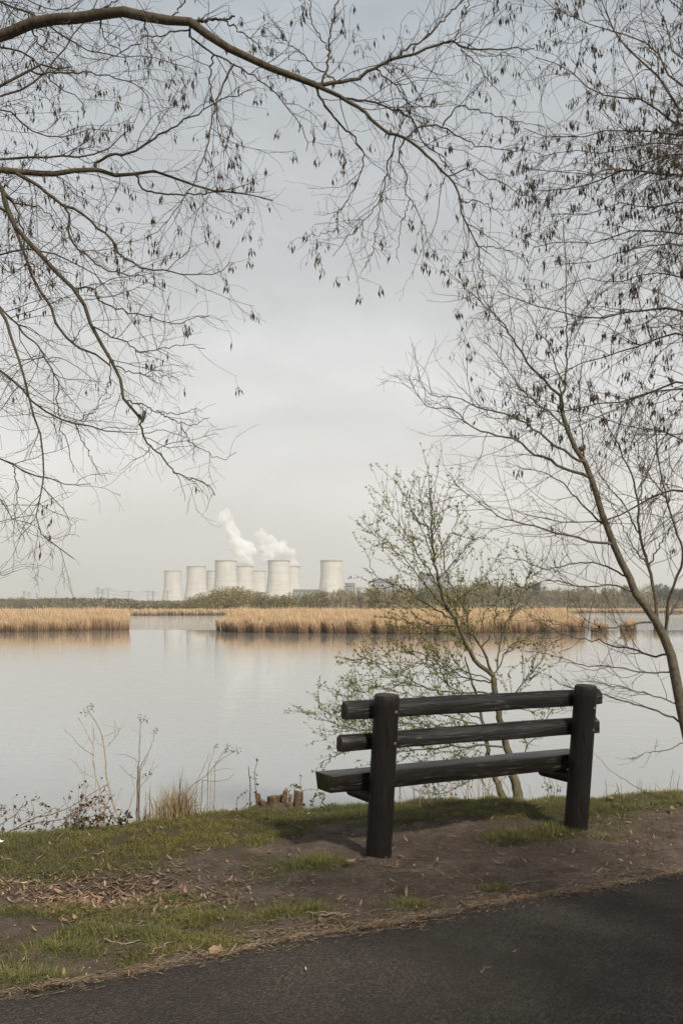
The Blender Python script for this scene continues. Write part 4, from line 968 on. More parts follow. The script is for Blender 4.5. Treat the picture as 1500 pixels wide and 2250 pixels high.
# --- dense tree on the right, trunk outside the frame
B0 = np.array((5.3, 8.3)); bz = float(ground_z(*B0))
Bt = (2100,)
rJ = np.random.default_rng(77)
def rb(first, *rest):
    a_, b_, c2 = rJ.uniform(-130, 150), rJ.uniform(-60, 70), rJ.uniform(-22, 22)
    return [(2130, first[1] + 300 + a_), (1900 + rJ.uniform(-60, 60), first[1] + 140 + b_), (1680 + rJ.uniform(-40, 40), first[1] + 35 + c2), first] + list(rest)
W_ = lambda a, e=1.6: [a * 2.7, a * 1.9, a * 1.4, a, a * .75, a * .5, a * .3, e]
B = [
 (rb((1500, 245), (1475, 215), (1445, 170), (1405, 130), (1365, 90), (1335, 40), (1320, 0), (1300, -60)), W_(11), 1, 8.4, 8.8),
 (rb((1500, 275), (1450, 245), (1395, 210), (1350, 215), (1295, 195), (1240, 150), (1175, 125)), W_(9), 1, 8.4, 9.2),
 (rb((1500, 297), (1420, 288), (1330, 288), (1280, 300), (1215, 300), (1150, 285)), W_(8), 1, 8.4, 8.9),
 (rb((1500, 317), (1450, 313), (1390, 320), (1320, 335), (1250, 330), (1180, 345)), W_(6), 1, 8.4, 9.6),
 (rb((1500, 385), (1460, 382), (1415, 375), (1370, 372), (1325, 395), (1250, 415), (1170, 420)), W_(10), 1, 8.4, 9.0),
 (rb((1500, 335), (1440, 350), (1380, 372), (1300, 385), (1220, 375), (1150, 370)), W_(6), 1, 8.4, 9.3),
 (rb((1500, 130), (1470, 60), (1440, 0), (1420, -50)), W_(8), 1, 8.4, 8.6), (rb((1500, 190), (1440, 110), (1380, 75), (1320, 60), (1240, 30), (1180, -10)), W_(7), 1, 8.4, 9.4),
 (rb((1500, 440), (1430, 455), (1360, 445), (1290, 470), (1210, 470)), W_(6), 1, 8.4, 9.4),
 (rb((1500, 515), (1450, 507), (1390, 507), (1350, 520), (1310, 535), (1230, 530), (1170, 545)), W_(8), 1, 8.4, 9.0), (rb((1500, 540), (1460, 535), (1400, 545), (1350, 555), (1300, 575), (1220, 580)), W_(7), 1, 8.4, 8.7),
 (rb((1500, 610), (1430, 600), (1360, 620), (1290, 610), (1220, 640)), W_(6), 1, 8.4, 9.2),
 (rb((1500, 682), (1470, 677), (1425, 682), (1380, 685), (1340, 700), (1290, 697), (1240, 687), (1195, 675), (1150, 665), (1090, 640)), W_(9), 1, 8.4, 8.8),
 (rb((1500, 735), (1450, 742), (1400, 760), (1340, 777), (1275, 800), (1200, 830)), W_(9), 1, 8.4, 9.0), (rb((1500, 840), (1470, 845), (1425, 865), (1375, 880), (1300, 890), (1220, 905), (1140, 880)), W_(8), 1, 8.4, 9.3),
 (rb((1500, 855), (1450, 857), (1385, 875), (1350, 900), (1300, 920), (1240, 950)), W_(8), 1, 8.4, 8.9), (rb((1500, 967), (1470, 950), (1425, 940), (1375, 935), (1325, 920), (1275, 905), (1200, 880)), W_(6), 1, 8.4, 9.1),
 (rb((1500, 1080), (1450, 1087), (1410, 1105), (1350, 1140), (1290, 1150), (1225, 1145), (1150, 1130)), W_(8), 1, 8.4, 9.0), (rb((1500, 20), (1440, -30), (1380, -80)), W_(7), 1, 8.4, 9.0),
]
rB = np.random.default_rng(22); tB = trace(B, rB, .2)
rootB = thing('seed_laden_tree', 'dense bare tree reaching in from the upper right edge with many seeds', 'tree', (B0[0], B0[1], bz))
orgB = np.array(rootB.location); c_ = at(2130, 600, 8.4)
tp = np.array([(B0[0], B0[1], bz - .2), (B0[0] + .02, B0[1], 1.4), (c_[0], 8.4, c_[2]), (c_[0] - .05, 8.45, 5.0), (c_[0] + .1, 8.5, 6.4), (c_[0] + .1, 8.8, 8.2)])
Pt = spline(tp, 30); Rt = np.interp(np.linspace(0, 1, 30), [0, .06, .5, 1], [.26, .2, .14, .03]); Vt, Qt, _ = tubes([Pt - orgB], [Rt], 14); obj('trunk', make_mesh('trunk', Vt, Qt), M['bark'], rootB)
clipB = lambda p: infr(p, 520)
lvB = [dict(dens=11.0, len=(.45, 1.35), r=(.0050, .0018), k=11, wob=.15, tw=.05, ang=(44, 14), ref=2.2, tl=.55, tmin=.15, keep=True, clip=clipB),
       dict(dens=7.0, len=(.15, .6), r=(.0026, .0012), k=7, wob=.2, tw=.06, ang=(48, 15), ref=.7, tl=.3, leafy=True, keep=False, tmin=.1, clip=clipB),
       dict(dens=2.6, len=(.06, .2), r=(.0015, .0011), k=4, wob=.2, tw=.05, ang=(50, 15), ref=.3, leafy=True, tmin=.2, clip=clipB)]
endsB = build_tree(rootB, tB, rB, (M['bark'], M['twig']), lvB, sides=8)
sB = tip_spots(endsB, rB, 26000, .35); sB = sB[infr(sB)]
Yp = YH - (sB[:, 2] - CAMZ) / sB[:, 1] * F
sB = sB[rB.random(len(sB)) < np.where(Yp < 480, 1.0, np.where(Yp < 1000, .6, .12))][:6500]
bunches(rootB, sB, 32, .058)

# --- slender leaning tree on the right
C = [
 ([(1560, 1775), (1528, 1680), (1507, 1600), (1489, 1520), (1470, 1440), (1455, 1390), (1440, 1362), (1415, 1330), (1395, 1300), (1375, 1255), (1355, 1210), (1335, 1160), (1315, 1105), (1300, 1060), (1292, 1030), (1275, 1000), (1255, 960), (1242, 920), (1232, 870)], [31, 26, 24, 22, 18, 16, 14.5, 13, 11, 8.5], 8.5, 8.75, 8.6),
 ([(1232, 872), (1240, 850), (1246, 800), (1245, 750), (1243, 680), (1243, 600), (1240, 530), (1235, 470)], 5, 1.2),
 ([(1232, 870), (1200, 840), (1165, 805), (1140, 770), (1120, 735), (1100, 705), (1080, 685), (1030, 640), (980, 590)], 7, 1.1), ([(1120, 735), (1085, 690), (1050, 640), (1030, 615)], 3, 1),
 ([(1300, 1067), (1250, 1035), (1200, 1007), (1170, 995), (1135, 967), (1100, 957), (1050, 945), (1020, 925), (990, 900), (950, 895), (925, 875), (905, 850), (895, 825)], 7.5, 1.1),
 ([(1290, 1028), (1240, 995), (1200, 965), (1160, 935), (1110, 910), (1050, 895), (1005, 875), (965, 870), (935, 855), (917, 825)], 6.5, 1.1),
 ([(1355, 1215), (1300, 1190), (1250, 1175), (1200, 1165), (1150, 1150), (1110, 1140), (1070, 1115), (1030, 1090), (1005, 1070), (985, 1035)], 6.5, 1.1),
 ([(1335, 1160), (1300, 1130), (1270, 1100), (1240, 1065), (1200, 1040), (1160, 1030), (1110, 1025)], 4.5, 1.1), ([(1252, 955), (1200, 900), (1160, 870), (1120, 820), (1085, 770), (1050, 740)], 4.5, 1.1),
 ([(1240, 910), (1225, 820), (1205, 760), (1180, 720), (1150, 660)], 4.5, 1.1), ([(1292, 1030), (1280, 960), (1270, 900), (1275, 820), (1285, 760)], 4, 1.1),
 ([(1380, 1265), (1320, 1240), (1260, 1240), (1200, 1250), (1140, 1230), (1080, 1225)], 4.5, 1.1), ([(1395, 1300), (1340, 1285), (1280, 1290), (1210, 1275), (1150, 1290), (1100, 1270)], 4.5, 1.1),
 ([(1445, 1372), (1390, 1371), (1335, 1382), (1280, 1378), (1225, 1372), (1160, 1350)], 5, 1.1), ([(1472, 1450), (1430, 1440), (1390, 1428), (1305, 1408), (1250, 1396), (1200, 1375), (1130, 1330)], 5, 1.1),
 ([(1482, 1490), (1420, 1480), (1350, 1465), (1280, 1460), (1210, 1440), (1150, 1430)], 4, 1.1),
 ([(1500, 1590), (1455, 1570), (1417, 1553), (1334, 1531), (1251, 1509), (1190, 1480)], 5, 1.1), ([(1500, 1560), (1440, 1530), (1380, 1515), (1310, 1500), (1260, 1495)], 3.5, 1.1),
 ([(1512, 1640), (1460, 1650), (1420, 1655), (1385, 1672)], 3, 1.1), ([(1455, 1390), (1470, 1350), (1490, 1320), (1520, 1260)], 5, 2),
 ([(1447, 1375), (1440, 1320), (1425, 1240), (1405, 1175), (1400, 1100), (1385, 1040), (1365, 990), (1330, 930), (1310, 870)], 9, 1.5),
 ([(1450, 1380), (1475, 1300), (1500, 1225), (1485, 1165), (1465, 1100), (1450, 1025), (1440, 975), (1445, 900)], 8, 1.5),
 ([(1405, 1175), (1370, 1110), (1330, 1060), (1300, 1000), (1290, 950)], 4, 1.1), ([(1400, 1100), (1430, 1020), (1470, 940), (1500, 880)], 4, 1.5), ([(1425, 1240), (1460, 1180), (1500, 1130)], 4, 1.5), ([(1465, 1100), (1420, 1030), (1390, 950), (1380, 880)], 3.5, 1.1), ([(1425, 1240), (1390, 1200), (1350, 1120), (1320, 1080)], 3.5, 1.1),
]
rC = np.random.default_rng(23); tC = trace(C, rC, .25)
gC = tC[0][0][0]; rootC = thing('slender_tree', 'slender bare tree leaning left at the right edge beyond the bench', 'tree', (gC[0], gC[1], float(ground_z(gC[0], gC[1]))))
orgC = np.array(rootC.location); P, R = tC[0]; P = P.copy()
base = np.array((gC[0] + .03, gC[1], orgC[2] - .25))
Vt, Qt, _ = tubes([np.vstack([base, P]) - orgC], [np.concatenate([[R[0] * 1.2], R])], 12); obj('trunk', make_mesh('trunk', Vt, Qt), M['bark_slim'], rootC)
lvC = [dict(dens=11.0, len=(.35, 1.15), r=(.0036, .0014), k=10, wob=.15, trop=(-.2, 0, 1.0), tw=.05, ang=(42, 12), ref=1.5, tl=.68, tmin=.12, keep=True),
       dict(dens=8.0, len=(.1, .4), r=(.0018, .0010), k=6, wob=.14, trop=(0, 0, 1.0), tw=.05, ang=(45, 14), ref=.6, tmin=.2)]
tw0 = MB()
build_tree(rootC, tC[1:], rC, (M['bark_slim'], M['twig']), lvC, sides=8)

# --- young tree with fresh leaves behind the bench
D = [
 ([(1141, 1765), (1129, 1714), (1113, 1642), (1099, 1581), (1088, 1531), (1085, 1487)], [24, 18, 15, 13.5, 12.5], 12.5, 8.75, 8.8),
 ([(1085, 1487), (1052, 1459), (1030, 1426), (1008, 1376), (985, 1343), (969, 1304), (958, 1249), (950, 1194), (947, 1110), (941, 1044)], [13, 11, 9, 7.5, 6, 4.5, 3, 1.8], 1.2),
 ([(1086, 1485), (1052, 1415), (1030, 1382), (1024, 1343), (997, 1293), (975, 1240), (985, 1170)], 8, 1.2), ([(1108, 1762), (1080, 1690), (1068, 1625), (1057, 1575), (1045, 1520), (1030, 1480), (1020, 1440)], [17, 12, 9, 6.5, 5, 3], 2, 8.8, 9.0),
 ([(1086, 1480), (1113, 1432), (1146, 1409), (1196, 1420)], 5, 1.2), ([(1088, 1470), (1100, 1400), (1130, 1340), (1150, 1290), (1170, 1250)], 5, 1.2), ([(1060, 1430), (1085, 1380), (1090, 1320), (1110, 1260)], 4, 1.2),
 ([(1040, 1440), (991, 1390), (952, 1393), (900, 1370), (850, 1350)], 5, 1.2), ([(1085, 1520), (1013, 1523), (947, 1515), (891, 1487), (836, 1459), (781, 1437)], 5.5, 1.2), ([(1087, 1500), (1020, 1490), (960, 1450), (900, 1430), (850, 1430)], 4.5, 1.2),
 ([(1107, 1648), (1057, 1636), (1002, 1642), (936, 1603), (836, 1609), (753, 1598), (698, 1564)], 6, 1.2), ([(1100, 1620), (1040, 1590), (960, 1570), (880, 1560), (800, 1545), (770, 1510)], 5, 1.2), ([(1000, 1642), (900, 1650), (800, 1640), (740, 1660), (700, 1680)], 4, 1.2),
 ([(936, 1603), (860, 1580), (780, 1570), (720, 1540)], 3.5, 1.1), ([(1002, 1370), (940, 1330), (880, 1290), (830, 1270), (800, 1205)], 5, 1.1), ([(985, 1343), (930, 1280), (880, 1220), (840, 1190), (795, 1145)], 5, 1.1),
 ([(968, 1300), (920, 1220), (880, 1160), (845, 1100), (828, 1080)], 4.5, 1.1), ([(958, 1250), (925, 1160), (895, 1100), (867, 1052)], 4, 1.1), ([(953, 1210), (930, 1130), (922, 1080), (918, 1050)], 3.5, 1.1),
 ([(950, 1190), (970, 1120), (985, 1075), (1000, 1055)], 3.5, 1.1), ([(955, 1240), (990, 1170), (1012, 1130), (1030, 1110)], 4, 1.1), ([(962, 1275), (1010, 1220), (1050, 1180), (1080, 1215)], 4, 1.1), ([(985, 1340), (1040, 1290), (1070, 1260), (1100, 1210)], 4.5, 1.1),
 ([(1010, 1380), (940, 1370), (880, 1330), (820, 1320)], 4, 1.1), ([(1080, 1690), (1030, 1680), (960, 1690), (900, 1670)], 4, 1.1), ([(1129, 1714), (1160, 1640), (1200, 1580), (1210, 1520)], 4.5, 1.1), ([(1095, 1560), (1150, 1500), (1190, 1450), (1215, 1400)], 4.5, 1.1),
 ([(1075, 1675), (1020, 1720), (980, 1740), (930, 1745)], 3.5, 1.1),
 ([(1085, 1500), (1000, 1470), (900, 1455), (800, 1460)], 4, 1.1), ([(1060, 1575), (960, 1540), (870, 1520), (790, 1490)], 4, 1.1), ([(1050, 1560), (980, 1500), (930, 1460), (880, 1410)], 4, 1.1), ([(1090, 1535), (1150, 1560), (1210, 1555), (1240, 1530)], 3.5, 1.1), ([(1068, 1620), (990, 1600), (910, 1590), (850, 1600), (790, 1610)], 3.5, 1.1), ([(947, 1515), (880, 1500), (830, 1510), (775, 1530)], 3, 1.1), ([(1080, 1690), (1010, 1660), (930, 1640), (870, 1620)], 3.5, 1.1),
]
rD = np.random.default_rng(24); tD = [(P, R * (1 if q in (0, 3) else .82)) for q, (P, R) in enumerate(trace(D, rD, .3))]
gD = tD[0][0][0]; zD = float(ground_z(gD[0], gD[1]))
rootD = thing('young_tree', 'young tree with small fresh green leaves on the bank behind the bench', 'tree', (gD[0], gD[1], zD)); orgD = np.array(rootD.location)
for q in (0, 3):
    P, R = tD[q]; Vt, Qt, _ = tubes([np.vstack([P[0] + np.array((.01, 0, -.5)), P]) - orgD], [np.concatenate([[R[0] * 1.25], R])], 12); obj('trunk' if q == 0 else 'stem', make_mesh('trunk', Vt, Qt), M['bark_alder'], rootD)
lvD = [dict(dens=17, len=(.25, .75), r=(.0025, .0010), k=8, wob=.13, trop=(-.1, 0, 1.0), tw=.07, ang=(40, 10), ref=1.1, tl=.55, tmin=.12, keep=True, leafy=True),
       dict(dens=9.0, len=(.08, .28), r=(.0016, .0009), k=5, wob=.16, trop=(0, 0, 1.0), tw=.06, ang=(42, 12), ref=.5, tmin=.12, leafy=True)]
endsD = build_tree(rootD, [b_ for q, b_ in enumerate(tD) if q not in (0, 3)], rD, (M['bark_alder'], M['twig']), lvD, sides=8)
def small_leaves(root, ends, r, dens, size, cols, name='leaves', heightfade=None):
    org = np.array(root.location); pts = []
    for e in ends:
        ln = np.linalg.norm(np.diff(e, axis=1), axis=2).sum(1); cnt = r.poisson(ln * dens) + 1; ix = np.repeat(np.arange(len(e)), cnt); t = r.uniform(.1, 1, len(ix)) * (e.shape[1] - 1); i0 = np.minimum(t.astype(int), e.shape[1] - 2); f = (t - i0)[:, None]
        pts.append(e[ix, i0] * (1 - f) + e[ix, i0 + 1] * f)
    p = np.concatenate(pts)
    if heightfade: p = p[r.random(len(p)) < heightfade(p)]
    n = len(p); d = nrm(r.normal(size=(n, 3)) + np.array((0, 0, .5))); s = nrm(np.cross(d, r.normal(size=(n, 3)))); nn = np.cross(d, s); L_ = size * r.uniform(.5, 1.4, (n, 1)); w = L_ * .33
    p = p - org; Vq = np.stack([p, p + d * L_ * .5 + s * w + nn * w * .3, p + d * L_, p + d * L_ * .5 - s * w + nn * w * .3], 1)
    T = np.arange(n)[:, None, None] * 4 + np.array([[0, 1, 2], [0, 2, 3]])[None]
    c = np.array(cols)[r.integers(0, len(cols), n)] * r.uniform(.7, 1.3, (n, 1))
    tag(obj(name, make_mesh(name, Vq.reshape(-1, 3), None, T.reshape(-1, 3), smooth=False, col=np.repeat(c, 4, 0)), M['leaf'], root), kind='stuff')
small_leaves(rootD, endsD, rD, 38, .0205, [(0.26, 0.27, 0.075), (0.22, 0.235, 0.06), (0.30, 0.30, 0.10), (0.17, 0.175, 0.05)], heightfade=lambda p: np.clip(1.25 - (p[:, 2] - .6) / 2.6, .12, 1))

# --- trees behind the path that shade the foreground (outside the picture)
def shade_tree(x, y, H, seed, label, dn=1.0, nl=9000):
    r = np.random.default_rng(seed); t = thing('path_tree', label, 'tree', (x, y, 0), 0, 'trees along the path')
    P = spline([(0, 0, -.2), (.05, .02, H * .25), (-.1, .1, H * .55), (.1, 0, H * .95)], 24); R = np.interp(np.linspace(0, 1, 24), [0, .05, 1], [.3, .24, .04]); V, Q, _ = tubes([P], [R], 12); obj('trunk', make_mesh('trunk', V, Q), M['bark'], t)
    S0, D_, rp, tt, pl, ix = spawn(r, P[None], R[None], 42 / H, .25, (55, 12), 1.0); ln = H / 11.0 * r.uniform(2.6, 4.6, len(S0)) * (1.2 - .6 * tt); P1 = grow(r, S0, D_, ln, 14, .1, np.array((0, 0, 1.0)), .03); R1 = taper(np.minimum(rp * .6, .10), np.full(len(S0), .008), 14)
    mb = MB(); V, Q, _ = tubes(P1, R1, 6); mb.add(V, Q)
    cur, Rc = P1, R1; cr_ = MB()
    for dens, l, rr_, k in ((3.2, (.6, 1.7), (.014, .004), 8), (4.2, (.25, .7), (.005, .002), 5)):
        S0, D_, rp, tt, pl, ix = spawn(r, cur, Rc, dens * dn, .15, (48, 14), 1.0); ln = r.uniform(*l, len(S0)); cur = grow(r, S0, D_, ln, k, .14, np.array((0, 0, 1.0)), .02); Rc = taper(np.minimum(np.maximum(rp * .6, rr_[1]), rr_[0]), np.full(len(S0), rr_[1]), k); V, Q, _ = tubes(cur, Rc, 3); cr_.add(V, Q)
    mb.build('branches', M['bark'], t, True); o = cr_.build('twigs', M['twig'], t, True); tag(o, kind='stuff')
    n = nl; e = cur[r.integers(0, len(cur), n), r.integers(1, 5, n)] + r.normal(size=(n, 3)) * .05; d = nrm(r.normal(size=(n, 3))); s = nrm(np.cross(d, r.normal(size=(n, 3)))); L_ = r.uniform(.05, .11, (n, 1))
    Vq = np.stack([e - d * L_, e + s * L_ * .5, e + d * L_, e - s * L_ * .5], 1); o = obj('withered_leaves', make_mesh('withered_leaves', Vq.reshape(-1, 3), np.arange(n * 4).reshape(-1, 4), smooth=False, col=np.repeat(np.array((0.13, 0.09, 0.05)) * r.uniform(.6, 1.3, (n, 1)), 4, 0)), M['dry'], t); tag(o, kind='stuff')
    return t
SHADE = [(4.7, -2.7, 6.4, 41, 'low spreading tree on the near side of the path, behind the photographer to the right', 1.5, 9000),
         (4.2, 0.7, 6.8, 42, 'sparse tree on the near side of the path to the right of the view', .42, 1200)]  # sparse one is added out of view to break up the bench's shadow
for s_ in SHADE: shade_tree(*s_)

# ------------------------------------------------------------------ grass
def blades(pts, h_, w, lean, cols, r, z=None, out=None):
    n = len(pts); z = ground_z(pts[:, 0], pts[:, 1]) if z is None else z
    base = np.concatenate([pts, (z - .006)[:, None]], 1); yaw = r.uniform(0, 2 * PI, n); sx = np.stack([np.cos(yaw), np.sin(yaw), 0 * yaw], 1); dr = r.uniform(0, 2 * PI, n) if out is None else np.arctan2(pts[:, 1] - out[1], pts[:, 0] - out[0]) + r.normal(0, .8, n); ld = np.stack([np.cos(dr), np.sin(dr), 0 * dr], 1)
    ln = np.abs(r.normal(0, lean, n))[:, None]; hh = h_[:, None]; up = np.array((0, 0, 1.0))
    c1 = base + up * hh * .55 + ld * hh * ln * .35; c2 = base + up * hh * (1 - .35 * np.minimum(ln, 1.5)) * .98 + ld * hh * ln * 1.0; w = w[:, None]
    Vq = np.stack([base - sx * w * .5, base + sx * w * .5, c1 + sx * w * .42, c1 - sx * w * .42, c2], 1); b = np.arange(n)[:, None] * 5
    return Vq.reshape(-1, 3), b + np.array([[0, 1, 2, 3]]), b + np.array([[3, 2, 4]]), np.repeat(cols, 5, 0)
rG = np.random.default_rng(51)
def gcol(n, r, dry=.16):
    g = np.array([(0.21, 0.22, 0.065), (0.24, 0.24, 0.08), (0.155, 0.17, 0.052), (0.28, 0.265, 0.105)])[r.integers(0, 4, n)] * r.uniform(.75, 1.25, (n, 1))
    d = np.array((0.27, 0.21, 0.12)) * r.uniform(.6, 1.2, (n, 1)); return np.where(r.random((n, 1)) < dry, d, g)
n = 720000; pts = np.stack([rG.uniform(-4.2, 5.5, n), rG.uniform(3.4, 9.0, n)], 1)
X = CX + pts[:, 0] / pts[:, 1] * F; ok = (X > -260) & (X < 1760) & (pts[:, 1] < crest_y(pts[:, 0]) + .45) & (path_v(pts[:, 0], pts[:, 1]) > .02); pts = pts[ok]
gmk = grass_mask(pts[:, 0], pts[:, 1]); tuft = fbm(pts[:, 0], pts[:, 1], 9, 2); pr = np.clip(gmk * 1.35 - .05, 0.022 * np.clip(path_v(pts[:, 0], pts[:, 1]) / .5, 0, 1), 1) * np.clip((tuft - .28) * 3.0, .05, 1); ok = rG.random(len(pts)) < pr; pts = pts[ok]; gmk = gmk[ok]; tuft = tuft[ok]
h_ = rG.uniform(.014, .036, len(pts)) * (.6 + .7 * gmk) * (.55 + 1.1 * tuft); w_ = rG.uniform(.002, .0042, len(pts))
gc_ = gcol(len(pts), rG, .26); pa_ = np.clip((fbm(pts[:, 0], pts[:, 1], 1.7, 4) - .36) * 3.2, 0, 1)[:, None]; gc_ = gc_ * (np.array((.82, .88, .88)) * (1 - pa_) + np.array((1.22, 1.12, 1.0)) * pa_)
V, Q, T, C_ = blades(pts, h_, w_, 1.6, gc_, rG)
tag(obj('grass', make_mesh('grass', V, Q, T, smooth=False, col=C_), M['grass']), kind='stuff')
def tuft_thing(px, py, rad, n, h0, label, dry=.08, lean=.8):
    h0 = h0 * .72; rad = rad * 1.15; c = gp(px, py); pp = c + np.clip(rG.normal(size=(n, 2)), -2.4, 2.4) * rad * np.array((.55, .4)); zz = ground_z(pp[:, 0], pp[:, 1]); V, Q, T, C_ = blades(pp, rG.uniform(.55, 1.15, n) * h0, rG.uniform(.0025, .005, n), lean * 1.35, gcol(n, rG, dry), rG, zz, c)
    o0 = np.array((c[0], c[1], float(ground_z(*c)))); o = obj('grass_tuft', make_mesh('grass_tuft', V - o0, Q, T, smooth=False, col=C_), M['grass'], None, o0); tag(o, label, 'grass tuft', 'longer grass tufts on the bank')
for a_ in [(1130, 1838, .17, 900, .085, 'thick long grass tuft on bare soil left of the right bench post'), (1215, 1826, .13, 650, .09, 'grass tuft growing against the foot of the right bench post'),
           (900, 1985, .12, 480, .06, 'small pale grass tuft between the bench and the path'), (1085, 1950, .08, 220, .05, 'tiny grass tuft on bare soil in front of the right bench post'),
           (640, 2000, .15, 620, .07, 'dark grass tuft left of the bench beside a pale leaf'), (700, 1893, .14, 620, .085, 'grass tuft just left of the left bench post'),
           (365, 1958, .13, 560, .085, 'dark green tuft at the right end of the leaf pile'), (435, 2005, .14, 560, .075, 'grass tuft below the right end of the leaf pile'),
           (235, 2045, .14, 560, .07, 'pale grass tuft in the lower left bank'), (130, 2085, .14, 620, .075, 'grass tuft in the lower left below the pale one'), (375, 2052, .11, 480, .07, 'grass tuft on bare soil left of centre near the path'),
           (475, 2068, .11, 420, .06, 'flat grass tuft closest to the path edge near the centre left'), (45, 2142, .16, 800, .07, 'grass tuft in the lower left corner at the path edge'), (1330, 1838, .09, 260, .05, 'small grass tuft on the soil right of the right bench post')]:
    tuft_thing(*a_)

# ------------------------------------------------------------------ dead leaves, litter, sticks
def leaf_mesh(r, L_, wr, curl, col, lobed=False):
    k = 6; t = np.linspace(0, 1, k); w = L_ * wr * np.sin(PI * np.clip(t * .96 + .02, 0, 1)) ** .8
    if lobed: w = w * (1 + .45 * np.array([0, 1, -.6, 1, -.5, 0]))
    x = L_ * (t - .5); z = curl * L_ * ((t - .5) ** 2) * 2 + .004; V = []
    for q in range(k): V += [(x[q], -w[q], z[q] + curl * w[q] * .5), (x[q], 0, z[q]), (x[q], w[q], z[q] + curl * w[q] * .5)]
    Q = []
    for q in range(k - 1): Q += [(3 * q, 3 * q + 3, 3 * q + 4, 3 * q + 1), (3 * q + 1, 3 * q + 4, 3 * q + 5, 3 * q + 2)]
    return np.array(V), np.array(Q), np.tile(np.array(col), (len(V), 1))
rL = np.random.default_rng(61)
LC = [(0.40, 0.27, 0.175), (0.29, 0.18, 0.115), (0.50, 0.385, 0.27), (0.17, 0.10, 0.065), (0.36, 0.255, 0.175)]
lp = [leaf_mesh(rL, rL.uniform(.045, .075), rL.uniform(.10, .15), rL.uniform(-.25, .45), np.array(LC[q % 5]) * rL.uniform(.8, 1.15)) for q in range(12)]
lobe = [leaf_mesh(rL, rL.uniform(.06, .085), .30, rL.uniform(.1, .4), np.array(LC[q % 5]), True) for q in range(4)]
lm = [make_mesh('dead_leaf', v, q, smooth=False, col=c) for v, q, c in lp]; lbm = [make_mesh('dead_leaf', v, q, smooth=False, col=c) for v, q, c in lobe]
for m_ in lm + lbm: m_.materials.append(M['dry'])
def put_leaf(x, y, label, group, me=None, lift=.004, s=1.0):
    o = obj('dead_leaf', me or lm[rL.integers(0, 12)], None, None, (x, y, (0.018 if path_v(x, y) < 0 else float(ground_z(x, y))) + lift)); o.rotation_euler = (rL.normal() * .22, rL.normal() * .22, rL.uniform(0, 6.28)); o.scale = (s, s, s); tag(o, label, 'dead leaf', group)
pc = gp(235, 1952)
for q in range(190):
    x, y = pc + rL.normal(size=2) * np.array((.30, .19)); put_leaf(x, y, 'tan fallen leaf in the heap of leaves in the hollow left of the bench', 'fallen leaves in the heap', None, rL.uniform(.004, .03), rL.uniform(.65, 1.05))
cnt = 0
while cnt < 90:
    x, y = rL.uniform(-2.6, 3.0), rL.uniform(3.9, 8.3)
    if path_v(x, y) < .05 or y > crest_y(x): continue
    px_ = CX + x / y * F; gr_ = float(grass_mask(x, y)) > .45
    where = 'under or beside the bench' if 780 < px_ < 1320 and y > 5.6 else ('right of the bench' if px_ >= 1250 else ('near the path in front of the bench' if px_ > 700 else ('on the left of the bank behind the leaf heap' if y > 5.6 else 'on the left of the bank below the leaf heap')))
    put_leaf(x, y, 'dry leaf on ' + ('grass ' if gr_ else 'bare soil ') + where, 'fallen leaves scattered over the bank', None, .012, rL.uniform(.6, 1.1)); cnt += 1
for px, py, lab in [(1110, 1778, 'curled lobed brown leaf on the grass below the middle of the seat'), (1358, 1783, 'large lobed tan leaf on the grass right of the right bench post'), (1185, 1792, 'small pale leaf on the grass left of the right bench post'), (770, 1902, 'broad tan leaf at the foot of the left bench post, on its left'), (860, 1880, 'broad tan leaf touching the right of the left bench post foot'),
                    (1340, 1765, 'brown lobed leaf at the crest of the bank right of the bench'), (1478, 1790, 'brown lobed leaf near the right edge of the picture'), (478, 2092, 'large pale leaf at the path edge left of centre')]:
    c = gp(px, py); put_leaf(c[0], c[1], lab, None, lbm[rL.integers(0, 4)], .03, 1.0)
for px, py, lab in [(1010, 2234, 'small dry leaf on the dark asphalt near the bottom edge'), (1385, 1998, 'thin pale leaf on the asphalt at the right'), (672, 2142, 'small pale leaf on the asphalt near the centre'), (1130, 2103, 'tiny yellow leaf on the asphalt right of centre')]:
    c = gp(px, py); put_leaf(c[0], c[1], lab, None, None, .004, .55)
mb = MB()
for q in range(3000):
    x, y = (pc + rL.normal(size=2) * np.array((.36, .22))) if q < 1500 else (rL.uniform(-2.6, 3.2), rL.uniform(4.2, 8.2))
    if path_v(x, y) < .03 or y > crest_y(x): continue
    v, qd, c = lp[rL.integers(0, 12)]; a = rL.uniform(0, 6.28); ca, sa = math.cos(a), math.sin(a); Rm = np.array([[ca, sa, 0], [-sa, ca, 0], [0, 0, 1]]); tl = rL.normal() * .35
    v2 = v.copy(); v2[:, 2] += v2[:, 0] * tl; mb.add(v2 @ Rm * rL.uniform(.35, .95) + np.array((x, y, float(ground_z(x, y)) + rL.uniform(0, .02))), qd, col=c * .8)
# needles, straw and crumbs, thickest along the edge of the asphalt
n = 22000; tt = rL.uniform(-2.2, 6.2, n); pt_ = np.clip((fbm(tt, tt * 0, 2.2, 3) - .3) * 2.2, .12, 1); vv = np.where(rL.random(n) < .5, np.abs(rL.normal(0, .05 + .16 * pt_, n)) - .02 - .16 * (rL.random(n) < .25) * rL.random(n), rL.uniform(0, 1, n) ** 1.5 * 2.2); tt = tt + 0; en = np.interp(tt, e_t, e_n); xy = ew[0] + tt[:, None] * uE + (en + vv)[:, None] * nE
ok = (xy[:, 1] < crest_y(xy[:, 0]) - .1) & (rL.random(n) < np.clip((fbm(xy[:, 0], xy[:, 1], 3.5, 3) - .34) * 3.4, .06, 1)); xy = xy[ok]; vv = vv[ok]; n = len(xy); z = np.where(vv < .03, .0155, ground_z(xy[:, 0], xy[:, 1])) + rL.uniform(.002, .012, n)
